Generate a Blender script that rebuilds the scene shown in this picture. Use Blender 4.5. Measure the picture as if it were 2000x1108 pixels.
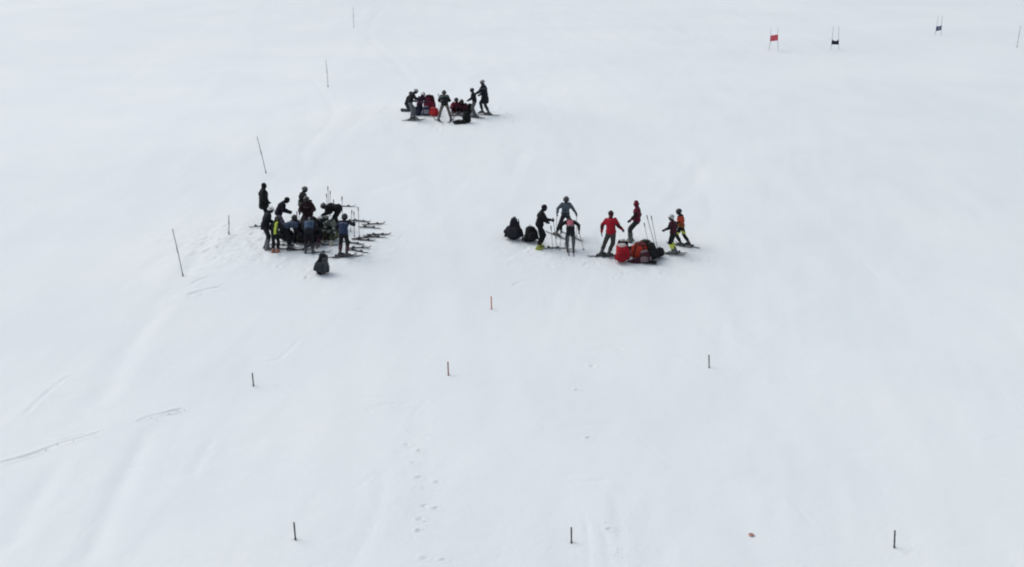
import bpy, bmesh, math, random
import numpy as np
from mathutils import Vector, Matrix, noise

for o in list(bpy.data.objects):
    bpy.data.objects.remove(o, do_unlink=True)
S = bpy.context.scene
C = S.collection
R = math.radians
random.seed(7)
V = Vector

# ------------------------------------------------------------------ camera, sky, sun, exposure
CAM_Z = 15.52
cd = bpy.data.cameras.new('camera')
cam = bpy.data.objects.new('camera', cd)
C.objects.link(cam)
cam.location = (0, 0, CAM_Z)
cam.rotation_euler = (R(90 - 10), 0, 0)
cd.sensor_width = 36
cd.lens = 38.6
cd.clip_end = 3000
S.camera = cam

SUN_EL, SUN_AZ = 52, -62          # azimuth measured from +Y towards +X: the pale sun stands up-slope on the left
w = bpy.data.worlds.new('World')
S.world = w
w.use_nodes = True
nt = w.node_tree
bg = nt.nodes['Background']
sky = nt.nodes.new('ShaderNodeTexSky')
sky.sky_type = 'NISHITA'
sky.sun_disc = False
sky.sun_elevation = R(SUN_EL)
sky.sun_rotation = R(SUN_AZ)
sky.dust_density = 3.0
hsv = nt.nodes.new('ShaderNodeHueSaturation')   # an overcast sky: nearly colourless
hsv.inputs['Saturation'].default_value = 0.42
nt.links.new(sky.outputs['Color'], hsv.inputs['Color'])
nt.links.new(hsv.outputs['Color'], bg.inputs['Color'])
bg.inputs['Strength'].default_value = 0.13

sd = bpy.data.lights.new('sun', 'SUN')
sun = bpy.data.objects.new('sun', sd)
C.objects.link(sun)
sd.energy = 0.65
sd.angle = R(40)
sd.color = (1.0, 0.97, 0.93)
sdir = V((math.sin(R(SUN_AZ)) * math.cos(R(SUN_EL)), math.cos(R(SUN_AZ)) * math.cos(R(SUN_EL)), math.sin(R(SUN_EL))))
sun.rotation_euler = sdir.to_track_quat('Z', 'Y').to_euler()
sun.location = (-20, 40, 60)

vs = S.view_settings
vs.view_transform = 'Standard'
vs.look = 'None'
vs.exposure = 0.205
vs.gamma = 1
vs.use_curve_mapping = False
S.render.engine = 'CYCLES'
S.cycles.pixel_filter_type = 'BLACKMAN_HARRIS'
S.cycles.filter_width = 2.0

# ------------------------------------------------------------------ materials
_mats = {}

def mat(name, rgb, rough=0.8, var=0.25, scale=30.0, bump=0.25, spec=0.3, bscale=None):
    key = (name, rgb)
    if key in _mats:
        return _mats[key]
    m = bpy.data.materials.new(name)
    m.use_nodes = True
    t = m.node_tree
    b = t.nodes['Principled BSDF']
    b.inputs['Roughness'].default_value = rough
    b.inputs['Specular IOR Level'].default_value = spec
    tc = t.nodes.new('ShaderNodeTexCoord')
    n = t.nodes.new('ShaderNodeTexNoise')
    n.inputs['Scale'].default_value = scale
    n.inputs['Detail'].default_value = 5
    t.links.new(tc.outputs['Object'], n.inputs['Vector'])
    r = t.nodes.new('ShaderNodeValToRGB')
    r.color_ramp.elements[0].position = 0.3
    r.color_ramp.elements[1].position = 0.7
    r.color_ramp.elements[0].color = tuple(c * (1 - var) for c in rgb) + (1,)
    r.color_ramp.elements[1].color = tuple(min(1, c * (1 + var)) for c in rgb) + (1,)
    t.links.new(n.outputs['Fac'], r.inputs['Fac'])
    t.links.new(r.outputs['Color'], b.inputs['Base Color'])
    if bump:
        bp = t.nodes.new('ShaderNodeBump')
        bp.inputs['Strength'].default_value = bump
        bp.inputs['Distance'].default_value = 0.01
        n2 = t.nodes.new('ShaderNodeTexNoise')
        n2.inputs['Scale'].default_value = bscale or scale * 2
        n2.inputs['Detail'].default_value = 3
        t.links.new(tc.outputs['Object'], n2.inputs['Vector'])
        t.links.new(n2.outputs['Fac'], bp.inputs['Height'])
        t.links.new(bp.outputs['Normal'], b.inputs['Normal'])
    _mats[key] = m
    return m

def cloth(rgb): return mat('cloth', rgb, 0.85, 0.3, 14, 0.5, 0.2, 22)
def plastic(rgb): return mat('plastic', rgb, 0.4, 0.12, 40, 0.08, 0.5)
def metal(rgb): return mat('painted_metal', rgb, 0.45, 0.15, 25, 0.05, 0.5)

BLACK = (0.011, 0.012, 0.016)
COAL = (0.022, 0.023, 0.028)
NAVY = (0.018, 0.022, 0.045)
GREY = (0.13, 0.135, 0.15)
DGREY = (0.055, 0.06, 0.068)
BROWNGREY = (0.14, 0.125, 0.115)
MAROON = (0.12, 0.014, 0.028)
DMAROON = (0.045, 0.012, 0.02)
RED = (0.46, 0.016, 0.03)
ORANGE = (0.5, 0.06, 0.025)
SLATE = (0.055, 0.09, 0.15)
BLUE = (0.03, 0.046, 0.095)
STEEL = (0.10, 0.125, 0.155)
NEON = (0.66, 0.74, 0.14)
LIME = (0.36, 0.40, 0.05)
WHITE = (0.82, 0.81, 0.82)
IVORY = (0.55, 0.55, 0.45)
OLIVE = (0.09, 0.11, 0.09)
PINK = (0.42, 0.12, 0.16)
LAVENDER = (0.13, 0.12, 0.165)
SKIN = (0.5, 0.3, 0.22)

# ------------------------------------------------------------------ terrain
TAN = math.tan(R(11.7))

def base(x, y):
    """ground height: an even piste with slow swells"""
    return (TAN * y + 0.75 * np.exp(-(((y - 62) / 17) ** 2) - (((x + 2) / 38) ** 2))
            + 0.16 * np.sin(x * 0.09 + 0.6) * np.cos(y * 0.07 + 0.4)
            + 0.05 * np.sin(x * 0.23 + y * 0.05 + 1.0) + 0.035 * np.sin(y * 0.31 - x * 0.11))

def g(x, y):
    return float(base(np.float64(x), np.float64(y)))

def gnormal(x, y, e=0.15):
    return V((g(x - e, y) - g(x + e, y), g(x, y - e) - g(x, y + e), 2 * e)).normalized()

rng = np.random.RandomState(11)

def vnoise(x, y, cell, seed):
    """smooth value noise, vectorised"""
    r = np.random.RandomState(seed).rand(256, 256)
    fx, fy = x / cell, y / cell
    ix, iy = np.floor(fx).astype(int), np.floor(fy).astype(int)
    u, v = fx - ix, fy - iy
    u = u * u * (3 - 2 * u); v = v * v * (3 - 2 * v)
    a = r[ix % 256, iy % 256]; b = r[(ix + 1) % 256, iy % 256]
    c = r[ix % 256, (iy + 1) % 256]; d = r[(ix + 1) % 256, (iy + 1) % 256]
    return (a * (1 - u) + b * u) * (1 - v) + (c * (1 - u) + d * u) * v - 0.5

# axes: fine where the piste is looked at, opening out to the hillside around
def axis(stops):
    out = [stops[0][0]]
    for (a, s0), (b, s1) in zip(stops[:-1], stops[1:]):
        n = max(1, int(round((b - a) / (0.5 * (s0 + s1)))))
        t = np.linspace(0, 1, n + 1)[1:]
        # spacing runs from s0 to s1
        f = (s0 * t + 0.5 * (s1 - s0) * t * t) / (s0 + 0.5 * (s1 - s0))
        out.extend(a + (b - a) * f)
    return np.array(out)

gx = axis([(-420, 40), (-70, 2.0), (-30, 0.2), (-14, 0.07), (14, 0.07), (30, 0.2), (70, 2.0), (420, 40)])
gy = axis([(-120, 20), (10, 1.0), (21, 0.06), (34, 0.065), (55, 0.11), (80, 0.3), (125, 0.6), (240, 8), (620, 40)])
X, Y = np.meshgrid(gx, gy, indexing='xy')
Z = base(X, Y)
near = ((np.abs(X) < 75) & (Y > 10) & (Y < 140)).astype(float)
# worn piste: broad soft lumps, fine roughness
Z += near * (0.022 * vnoise(X + 300, Y + 300, 3.1, 1) + 0.019 * vnoise((X + 300) + 0.12 * Y, (Y + 300) * 0.10, 0.85, 7) + 0.008 * vnoise((X + 300) - 0.2 * Y, (Y + 300) * 0.14, 0.38, 8) + 0.028 * vnoise(X + 300, Y * 0.6 + 300, 1.1, 2)
             + 0.008 * vnoise(X + 300, Y + 300, 0.33, 3))

def groove(pts, width, depth, rim=0.35, rough=0.3, seed=5, fade=0.18):
    """press a ski track / furrow into the snow along a polyline (world metres)"""
    global Z
    depth *= 0.33 if width >= 0.2 else 0.45
    if width >= 0.2: rim *= 0.5
    P = np.array(pts, float)
    # smooth the polyline (Catmull-Rom)
    Q = []
    E = np.vstack([2 * P[0] - P[1], P, 2 * P[-1] - P[-2]])
    for i in range(1, len(E) - 2):
        for t in np.linspace(0, 1, 8, endpoint=False):
            a, b, c, d = E[i - 1], E[i], E[i + 1], E[i + 2]
            Q.append(0.5 * (2 * b + (c - a) * t + (2 * a - 5 * b + 4 * c - d) * t * t + (3 * b - a - 3 * c + d) * t ** 3))
    Q.append(P[-1]); Q = np.array(Q)
    seg = np.hypot(*(Q[1:] - Q[:-1]).T); L = np.concatenate([[0], np.cumsum(seg)])
    m = 3 * width
    ix = np.where((gx > Q[:, 0].min() - m) & (gx < Q[:, 0].max() + m))[0]
    iy = np.where((gy > Q[:, 1].min() - m) & (gy < Q[:, 1].max() + m))[0]
    if len(ix) == 0 or len(iy) == 0:
        return
    sl = np.s_[iy[0]:iy[-1] + 1, ix[0]:ix[-1] + 1]
    xx, yy = X[sl], Y[sl]
    best = np.full(xx.shape, 1e9); tl = np.zeros(xx.shape)
    for i in range(len(Q) - 1):
        a, b = Q[i], Q[i + 1]
        d = b - a; dd = d @ d + 1e-9
        t = np.clip(((xx - a[0]) * d[0] + (yy - a[1]) * d[1]) / dd, 0, 1)
        ds = np.hypot(xx - a[0] - t * d[0], yy - a[1] - t * d[1])
        k = ds < best
        best[k] = ds[k]; tl[k] = L[i] + t[k] * seg[i]
    q = best / width
    s = tl / L[-1]
    f = np.clip(np.minimum(s, 1 - s) / fade, 0, 1)
    f = f * f * (3 - 2 * f)
    var = 1 + rough * 2 * vnoise(xx + 300, yy + 300, 0.7, seed)
    if width < 0.2: var = np.clip(var + 1.6 * vnoise(xx + 300, yy + 300, 0.45, seed + 1), 0, 1.6)
    Z[sl] += f * var * depth * (-np.exp(-(q * 2) ** 2) + rim * np.exp(-((q - 1.05) * 2.2) ** 2))

def dent(x, y, r, depth, asp=1.5, ang=0.0):
    global Z
    ix = np.where(np.abs(gx - x) < 4 * r)[0]; iy = np.where(np.abs(gy - y) < 4 * r)[0]
    if len(ix) == 0 or len(iy) == 0:
        return
    sl = np.s_[iy[0]:iy[-1] + 1, ix[0]:ix[-1] + 1]
    dx, dy = X[sl] - x, Y[sl] - y
    c, s = math.cos(ang), math.sin(ang)
    q = np.hypot((dx * c + dy * s) / asp, -dx * s + dy * c) / r
    Z[sl] += depth * (-np.exp(-(q * 1.6) ** 4) + 0.35 * np.exp(-((q - 1.15) * 3) ** 2))

# broad furrows and drift edges on the left of the piste
groove([(-12.49, 39.47), (-12.45, 37.38), (-12.38, 35.11), (-12.26, 32.92), (-12.02, 30.71)], 0.75, 0.07)
groove([(-12.19, 42.54), (-12.41, 40.50), (-12.38, 38.22)], 0.7, 0.05)
groove([(-12.54, 46.95), (-12.42, 43.63), (-12.28, 39.56)], 0.55, 0.05)
groove([(-10.23, 29.82), (-10.05, 27.78), (-9.96, 26.09), (-9.79, 24.47), (-9.61, 23.04)], 0.50, 0.085)
groove([(-12.08, 28.19), (-11.96, 26.70), (-11.81, 25.12), (-11.69, 23.71)], 0.55, 0.075)
groove([(-3.40, 27.90), (-3.29, 25.95), (-3.44, 24.45), (-3.67, 23.10)], 0.35, 0.04)
groove([(-8.35, 26.90), (-8.29, 28.15), (-8.30, 29.24)], 0.3, 0.035)
groove([(1.69, 26.06), (1.80, 24.96), (1.78, 24.05), (1.70, 23.01)], 0.10, 0.02)
groove([(2.49, 26.78), (2.58, 25.63), (2.57, 24.57), (2.48, 23.21)], 0.26, 0.025)
groove([(2.17, 25.19), (2.25, 24.16), (2.18, 23.11)], 0.2, 0.03)
# thin cut lines
groove([(-13.88, 27.32), (-13.56, 27.81), (-12.93, 28.25), (-12.33, 28.83), (-11.51, 29.37), (-11.26, 29.60)], 0.09, 0.065, 0.6, 0.5)
groove([(-10.68, 29.88), (-10.39, 30.26), (-9.96, 30.52), (-9.48, 30.76)], 0.085, 0.08, 0.6, 0.5)
groove([(-12.41, 28.67), (-12.34, 29.05), (-11.74, 29.32)], 0.08, 0.04)
groove([(-14.02, 30.18), (-13.89, 31.47), (-13.69, 32.52), (-13.32, 32.92)], 0.12, 0.04)
groove([(-8.18, 33.57), (-7.84, 33.71), (-7.47, 33.89), (-7.25, 34.44), (-6.98, 35.68)], 0.13, 0.025)
groove([(-11.77, 38.75), (-11.24, 39.20), (-10.53, 39.71)], 0.16, 0.06)
groove([(-11.82, 39.75), (-11.53, 40.27), (-11.30, 40.36)], 0.16, 0.05)
groove([(-7.23, 32.22), (-6.98, 32.06), (-6.67, 31.84)], 0.12, 0.04)
groove([(-4.55, 31.42), (-3.64, 31.47), (-2.81, 31.55)], 0.10, 0.035)
groove([(-4.04, 30.98), (-3.37, 31.06), (-2.78, 31.13)], 0.10, 0.04)
groove([(-3.02, 29.67), (-2.63, 29.33), (-2.23, 29.06)], 0.10, 0.045)
groove([(-4.29, 30.79), (-3.89, 30.37), (-3.67, 30.31)], 0.10, 0.03)
groove([(3.44, 36.02), (3.88, 36.16), (4.17, 36.09)], 0.13, 0.055)
groove([(5.34, 34.84), (5.75, 34.28), (6.22, 33.66)], 0.25, 0.045)
groove([(3.22, 35.46), (3.46, 35.31), (3.61, 35.09)], 0.13, 0.03)
groove([(7.04, 33.28), (7.29, 33.35), (7.52, 33.28)], 0.12, 0.03)
groove([(-1.65, 23.78), (-1.28, 23.54), (-0.98, 23.36)], 0.10, 0.04)
groove([(0.00, 40.04), (0.29, 40.43), (0.58, 40.64)], 0.15, 0.05)
groove([(-5.55, 37.65), (-5.38, 37.74), (-5.18, 37.79)], 0.13, 0.03)
# wide soft arcs higher up
groove([(-7.25, 50.12), (-6.19, 51.02), (-5.10, 52.11), (-4.13, 53.88)], 0.8, 0.06)
groove([(-3.33, 47.40), (-3.80, 51.56), (-4.65, 56.37), (-5.54, 59.91)], 0.7, 0.045)
groove([(9.26, 55.08), (8.64, 52.68), (8.02, 50.50), (6.89, 49.14)], 0.8, 0.06)
groove([(0.00, 52.90), (0.26, 55.78), (0.94, 58.04)], 0.6, 0.04)
groove([(13.84, 55.70), (15.01, 56.78), (15.78, 56.69)], 0.4, 0.04)
groove([(-3.21, 82.58), (-1.90, 82.95), (-0.56, 81.36)], 0.7, 0.05)
groove([(-9.66, 49.25), (-9.39, 56.21), (-8.71, 62.92), (-6.71, 64.66)], 0.6, 0.03)
groove([(21.49, 89.67), (22.27, 89.54), (22.90, 89.61)], 0.6, 0.05)
groove([(26.40, 90.37), (26.90, 90.40), (27.64, 90.67)], 0.6, 0.05)
# old runs swinging down into the groups
groove([(-13.06, 120.15), (-12.74, 100.02), (-8.28, 82.27), (-5.46, 69.92)], 0.6, 0.05)
groove([(5.88, 99.48), (1.97, 71.57), (3.21, 57.67), (2.09, 49.68), (2.29, 46.48)], 0.45, 0.018)
groove([(12.61, 83.57), (8.11, 65.16), (8.57, 55.95), (5.97, 49.13), (5.23, 45.45)], 0.45, 0.018)
groove([(-14.71, 80.28), (-10.49, 65.04), (-10.69, 56.20), (-8.98, 50.67)], 0.45, 0.04)
groove([(11.78, 60.67), (9.20, 53.45), (8.75, 47.88), (7.29, 44.95)], 0.4, 0.016)
# random faint ski scrapes
for k in range(170):
    py_ = rng.uniform(24, 70); px_ = rng.uniform(-0.5, 0.5) * py_ * 1.05
    a = rng.uniform(-0.5, 0.5) + (math.pi / 2 if rng.rand() < 0.35 else 0)
    l = rng.uniform(0.5, 2.2); c = rng.uniform(-0.5, 0.5)
    groove([(px_ - l * math.cos(a), py_ - l * math.sin(a)), (px_ - c * 0.3 * math.sin(a), py_ + c * 0.3 * math.cos(a)),
            (px_ + l * math.cos(a), py_ + l * math.sin(a))], rng.uniform(0.07, 0.14), rng.uniform(0.006, 0.014), fade=0.45)
# foot and pole prints
for i, (x, y) in enumerate([(-2.49, 28.45), (-2.41, 27.10), (-2.18, 25.79), (-1.89, 25.68), (-2.23, 25.22), (-2.22, 24.75), (-1.99, 23.68), (-1.56, 23.61), (-1.91, 26.89), (-2.87, 28.77),
             (-2.61, 27.83), (2.55, 33.81), (1.98, 32.14), (2.33, 24.89), (2.13, 29.26)]):
    dent(x, y, 0.065 if i != 11 else 0.09, 0.06, 1.5, rng.uniform(-0.4, 0.4))
# drilled holes and scuffs at the marker bases
for x, y in [(-7.82, 32.18), (-5.09, 24.38), (-1.97, 33.02), (-0.72, 38.03), (6.25, 33.81), (1.40, 24.38), (8.99, 24.35), (-12.33, 40.60), (-11.84, 53.01)]:
    dent(x + rng.uniform(-0.03, 0.03), y - 0.03, rng.uniform(0.06, 0.09), 0.03, rng.uniform(1, 1.6), rng.uniform(0, 3))
    for k in range(4): dent(x + rng.normal(0, 0.35), y + rng.normal(0, 0.4), rng.uniform(0.04, 0.07), 0.012, 1.8, rng.uniform(0, 3))
# trodden snow round the three groups
TROD = [((-7.93, 43.76), 3.4, 1.3, 1.0), ((1.25, 44.13), 2.0, 0.9, 0.6), ((5.00, 43.27), 2.4, 1.0, 0.9), ((-3.89, 63.91), 3.6, 1.5, 1.0), ((-11.95, 44.20), 1.8, 1.2, 0.6)]
for (cx, cy), rx, ry, amt in TROD:
    q = np.hypot((X - cx) / rx, (Y - cy) / (ry * 2.2))
    m = amt * np.exp(-q ** 2)
    Z += m * (0.055 * vnoise(X + 300, Y + 300, 0.32, 21) + 0.03 * vnoise(X + 300, Y + 300, 0.14, 22) - 0.015)
    for k in range(70):
        a, rr = rng.uniform(0, 6.28), rng.uniform(0.1, 1.3)
        dent(cx + math.cos(a) * rr * rx, cy + math.sin(a) * rr * ry * 2.0, rng.uniform(0.06, 0.11), 0.03 * amt + 0.006, rng.uniform(1.2, 2.4), rng.uniform(0, 3))

def make_ground():
    ny, nx = X.shape
    co = np.stack([X, Y, Z], -1).reshape(-1, 3).astype(np.float32)
    i = np.arange(ny * nx).reshape(ny, nx)
    f = np.stack([i[:-1, :-1], i[:-1, 1:], i[1:, 1:], i[1:, :-1]], -1).reshape(-1, 4)
    me = bpy.data.meshes.new('snow_slope')
    me.vertices.add(len(co)); me.vertices.foreach_set('co', co.ravel())
    me.loops.add(f.size); me.loops.foreach_set('vertex_index', f.ravel().astype(np.int32))
    me.polygons.add(len(f)); me.polygons.foreach_set('loop_start', np.arange(0, f.size, 4, dtype=np.int32))
    me.polygons.foreach_set('use_smooth', np.ones(len(f), bool))
    me.update(calc_edges=True)
    o = bpy.data.objects.new('snow_slope', me)
    C.objects.link(o)
    o['kind'] = 'structure'
    o['label'] = 'wide groomed snow slope with faint ski tracks'
    m = bpy.data.materials.new('snow')
    m.use_nodes = True
    t = m.node_tree; b = t.nodes['Principled BSDF']
    b.inputs['Roughness'].default_value = 0.7
    b.inputs['Specular IOR Level'].default_value = 0.25
    tc = t.nodes.new('ShaderNodeTexCoord')
    n1 = t.nodes.new('ShaderNodeTexNoise'); n1.inputs['Scale'].default_value = 0.13; n1.inputs['Detail'].default_value = 6
    r = t.nodes.new('ShaderNodeValToRGB')
    r.color_ramp.elements[0].position = 0.35; r.color_ramp.elements[1].position = 0.65
    r.color_ramp.elements[0].color = (0.785, 0.842, 0.866, 1)
    r.color_ramp.elements[1].color = (0.825, 0.874, 0.884, 1)
    t.links.new(tc.outputs['Object'], n1.inputs['Vector'])
    t.links.new(n1.outputs['Fac'], r.inputs['Fac'])
    t.links.new(r.outputs['Color'], b.inputs['Base Color'])
    n2 = t.nodes.new('ShaderNodeTexNoise'); n2.inputs['Scale'].default_value = 6; n2.inputs['Detail'].default_value = 8
    n2.inputs['Roughness'].default_value = 0.65
    t.links.new(tc.outputs['Object'], n2.inputs['Vector'])
    bp = t.nodes.new('ShaderNodeBump'); bp.inputs['Strength'].default_value = 0.5; bp.inputs['Distance'].default_value = 0.03
    t.links.new(n2.outputs['Fac'], bp.inputs['Height'])
    t.links.new(bp.outputs['Normal'], b.inputs['Normal'])
    me.materials.append(m)
    return o, m

ground, SNOW = make_ground()

_ix = lambda ax, v: int(np.clip(np.searchsorted(ax, v) - 1, 0, len(ax) - 2))
def gz(x, y):
    """height of the finished snow surface (tracks and prints included)"""
    i, j = _ix(gx, x), _ix(gy, y)
    u = (x - gx[i]) / (gx[i + 1] - gx[i]); v = (y - gy[j]) / (gy[j + 1] - gy[j])
    return float((Z[j, i] * (1 - u) + Z[j, i + 1] * u) * (1 - v) + (Z[j + 1, i] * (1 - u) + Z[j + 1, i + 1] * u) * v)

def rest(x, y, f, L, n):
    """how far a straight ski through (x, y) must be lifted off the mean slope to lie on the bumps"""
    z0 = g(x, y); d = 0.0
    for k in range(-5, 7):
        p = V(f) * (L * 0.42 * k / 5.5)
        d = max(d, (gz(x + p.x, y + p.y) - (z0 + p.z)) * 0.85)
    return d

# ------------------------------------------------------------------ object helpers
def obj(name, me, m=None, parent=None):
    o = bpy.data.objects.new(name, me)
    C.objects.link(o)
    if m is not None and me is not None and len(me.materials) == 0:
        me.materials.append(m)
    if parent is not None:
        o.parent = parent
    return o

def tag(o, label, cat, group=None):
    o['label'] = label; o['category'] = cat
    if group: o['group'] = group
    return o

def empty(name, loc, rz=0.0):
    o = bpy.data.objects.new(name, None)
    C.objects.link(o)
    o.location = loc
    o.rotation_euler = (0, 0, rz)
    o.empty_display_size = 0.2
    return o

def frame(fwd, up):
    """matrix with Y = fwd, Z close to up"""
    y = V(fwd).normalized()
    x = y.cross(V(up)).normalized()
    z = x.cross(y)
    return Matrix((x, y, z)).transposed()

class MB:
    def __init__(self): self.v = []; self.f = []
    def add(self, vs, fs):
        n = len(self.v); self.v.extend(tuple(v) for v in vs); self.f.extend(tuple(i + n for i in f) for f in fs)
    def rings(self, rs, closed=True):
        """loft rings of equal length; ends capped by fans"""
        k = len(rs[0]); vs = [p for r_ in rs for p in r_]; fs = []
        for i in range(len(rs) - 1):
            for j in range(k):
                a, b = i * k + j, i * k + (j + 1) % k
                fs.append((a, b, b + k, a + k))
        if closed:
            fs.append(tuple(range(k - 1, -1, -1))); fs.append(tuple(range((len(rs) - 1) * k, len(rs) * k)))
        self.add(vs, fs)
    def cone(self, a, b, ra, rb, seg=10):
        a, b = V(a), V(b); d = (b - a)
        if d.length < 1e-6: d = V((0, 0, 1e-4))
        d = d.normalized()
        x = d.orthogonal().normalized(); y = d.cross(x)
        rs = []
        for c, r_, angs in ((a, ra, (-80, -50, -20, 0)), (b, rb, (0, 20, 50, 80))):
            for an in angs:
                rr, h = r_ * math.cos(R(an)), r_ * math.sin(R(an))
                rs.append([c + d * h + (x * math.cos(t) + y * math.sin(t)) * rr for t in (2 * math.pi * k / seg for k in range(seg))])
        self.rings(rs)
    def tube(self, pts, r_, seg=6):
        pts = [V(p) for p in pts]; rr = r_ if hasattr(r_, '__len__') else [r_] * len(pts)
        d = (pts[1] - pts[0]).normalized(); x = d.orthogonal().normalized(); rs = []
        for i, p in enumerate(pts):
            t = (pts[min(i + 1, len(pts) - 1)] - pts[max(i - 1, 0)]).normalized()
            x = (x - t * x.dot(t)).normalized(); y = t.cross(x)
            rs.append([p + (x * math.cos(a) + y * math.sin(a)) * rr[i] for a in (2 * math.pi * k / seg for k in range(seg))])
        self.rings(rs)
    def ell(self, c, M, rad, e=1.0, seg=14, n=9):
        """(super)ellipsoid; e<1 squarer"""
        c = V(c); rs = []
        pw = lambda q: math.copysign(abs(q) ** e, q)
        for i in range(n):
            p = R(-86 + 172 * i / (n - 1)); rg = []
            for j in range(seg):
                t = 2 * math.pi * j / seg
                rg.append(c + M @ V((rad[0] * pw(math.cos(p)) * pw(math.cos(t)), rad[1] * pw(math.cos(p)) * pw(math.sin(t)), rad[2] * pw(math.sin(p)))))
            rs.append(rg)
        self.rings(rs)
    def box(self, c, M, s, bev=0.0):
        c = V(c)
        vs = [c + M @ V((sx * s[0] / 2, sy * s[1] / 2, sz * s[2] / 2)) for sz in (-1, 1) for sx, sy in ((-1, -1), (1, -1), (1, 1), (-1, 1))]
        self.add(vs, [(3, 2, 1, 0), (4, 5, 6, 7), (0, 1, 5, 4), (1, 2, 6, 5), (2, 3, 7, 6), (3, 0, 4, 7)])
    def mesh(self, name='part', smooth=True):
        me = bpy.data.meshes.new(name)
        me.from_pydata(self.v, [], self.f)
        me.update()
        if smooth:
            me.polygons.foreach_set('use_smooth', [True] * len(me.polygons))
            try: me.set_sharp_from_angle(angle=R(50))
            except Exception: pass
        return me

def solid(mb, voxel, tris, smooth=2, wob=0.0, seed=0):
    """one continuous surface round all shapes of mb"""
    me = mb.mesh('tmp', False)
    o = bpy.data.objects.new('tmp', me); C.objects.link(o)
    r_ = o.modifiers.new('r', 'REMESH'); r_.mode = 'VOXEL'; r_.voxel_size = voxel; r_.use_smooth_shade = True
    if smooth:
        s_ = o.modifiers.new('s', 'SMOOTH'); s_.factor = 0.5; s_.iterations = smooth
    dg = bpy.context.evaluated_depsgraph_get()
    ev = o.evaluated_get(dg)
    m1 = bpy.data.meshes.new_from_object(ev)
    if wob:
        n = len(m1.vertices); co = np.empty(n * 3, np.float32); no = np.empty(n * 3, np.float32)
        m1.vertices.foreach_get('co', co); m1.vertices.foreach_get('normal', no)
        co = co.reshape(-1, 3); no = no.reshape(-1, 3)
        q = vnoise(co[:, 0] * 1.2 + co[:, 1] * 0.7 + 50 + seed, co[:, 2] + 50 + seed * 1.7, 0.06, 31) * 0.7 + vnoise(co[:, 0] - co[:, 1] + 50 + seed, co[:, 2] * 1.6 + 50, 0.10, 32)
        co += no * (q * wob)[:, None]
        m1.vertices.foreach_set('co', co.ravel().astype(np.float32)); m1.update()
    o.modifiers.clear(); o.data = m1
    n = sum(len(p.vertices) - 2 for p in m1.polygons)
    if n > tris:
        d_ = o.modifiers.new('d', 'DECIMATE'); d_.ratio = tris / n
        dg = bpy.context.evaluated_depsgraph_get()
        m2 = bpy.data.meshes.new_from_object(o.evaluated_get(dg))
    else:
        m2 = m1.copy()
    bpy.data.objects.remove(o); bpy.data.meshes.remove(m1); bpy.data.meshes.remove(me)
    m2.materials.clear()
    m2.polygons.foreach_set('use_smooth', [True] * len(m2.polygons))
    return m2

def paint(me, mats, fn):
    """mats[fn(face centre)] for every face"""
    for m in mats: me.materials.append(m)
    me.polygons.foreach_set('material_index', [fn(p.center) for p in me.polygons])

# ------------------------------------------------------------------ skis and poles
def ski_mesh(L=1.6, wid=0.085):
    mb = MB(); rs = []
    for i in range(15):
        s = i / 14; y = -L * 0.46 + L * s
        hw = wid / 2 * (0.78 + 0.28 * (2 * abs(s - 0.45)) ** 1.6)
        if s > 0.93: hw *= 1 - 0.75 * ((s - 0.93) / 0.07) ** 1.5
        if s < 0.03: hw *= 0.8
        z = 0.004 + 0.10 * max(0, (s - 0.84) / 0.16) ** 2 + 0.02 * max(0, (0.06 - s) / 0.06)
        t = 0.008 + 0.012 * (1 - abs(s - 0.47) * 1.9)
        rs.append([V((-hw, y, z)), V((hw, y, z)), V((hw * 0.86, y, z + t)), V((-hw * 0.86, y, z + t))])
    mb.rings(rs)
    me = mb.mesh('ski', False)
    return me

def binding_mesh():
    mb = MB(); I = Matrix.Identity(3)
    mb.box((0, 0.19, 0.042), I, (0.062, 0.10, 0.045)); mb.box((0, 0.215, 0.066), I, (0.05, 0.05, 0.02))
    mb.box((0, -0.17, 0.042), I, (0.062, 0.12, 0.045)); mb.box((0, -0.19, 0.078), I, (0.05, 0.06, 0.045))
    mb.box((0, 0.01, 0.028), I, (0.05, 0.5, 0.016))
    return mb.mesh('binding', False)

SKI_ME, BIND_ME = {}, binding_mesh()
BIND_ME.materials.append(plastic((0.02, 0.02, 0.023)))

def get_ski_mesh(rgb, L):
    k = (rgb, L)
    if k not in SKI_ME:
        SKI_ME[k] = ski_mesh(L); SKI_ME[k].materials.append(plastic(rgb))
    return SKI_ME[k]

def loose_ski(x, y, yaw, rgb, label, L=1.5, roll=0.0, group='skis lying on the snow'):
    f = V((-math.sin(R(yaw)), math.cos(R(yaw)), 0))
    n = gnormal(x, y)
    f = (f - n * f.dot(n)).normalized()
    M = frame(f, n) @ Matrix.Rotation(R(roll), 3, 'Y')
    o = obj('ski', get_ski_mesh(rgb, L))
    o.matrix_world = Matrix.Translation((x, y, g(x, y) + rest(x, y, f, L, n) + 0.002 + 0.045 * abs(math.sin(R(roll))))) @ M.to_4x4()
    obj('binding', BIND_ME, parent=o)
    return tag(o, label, 'ski', group)

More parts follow.
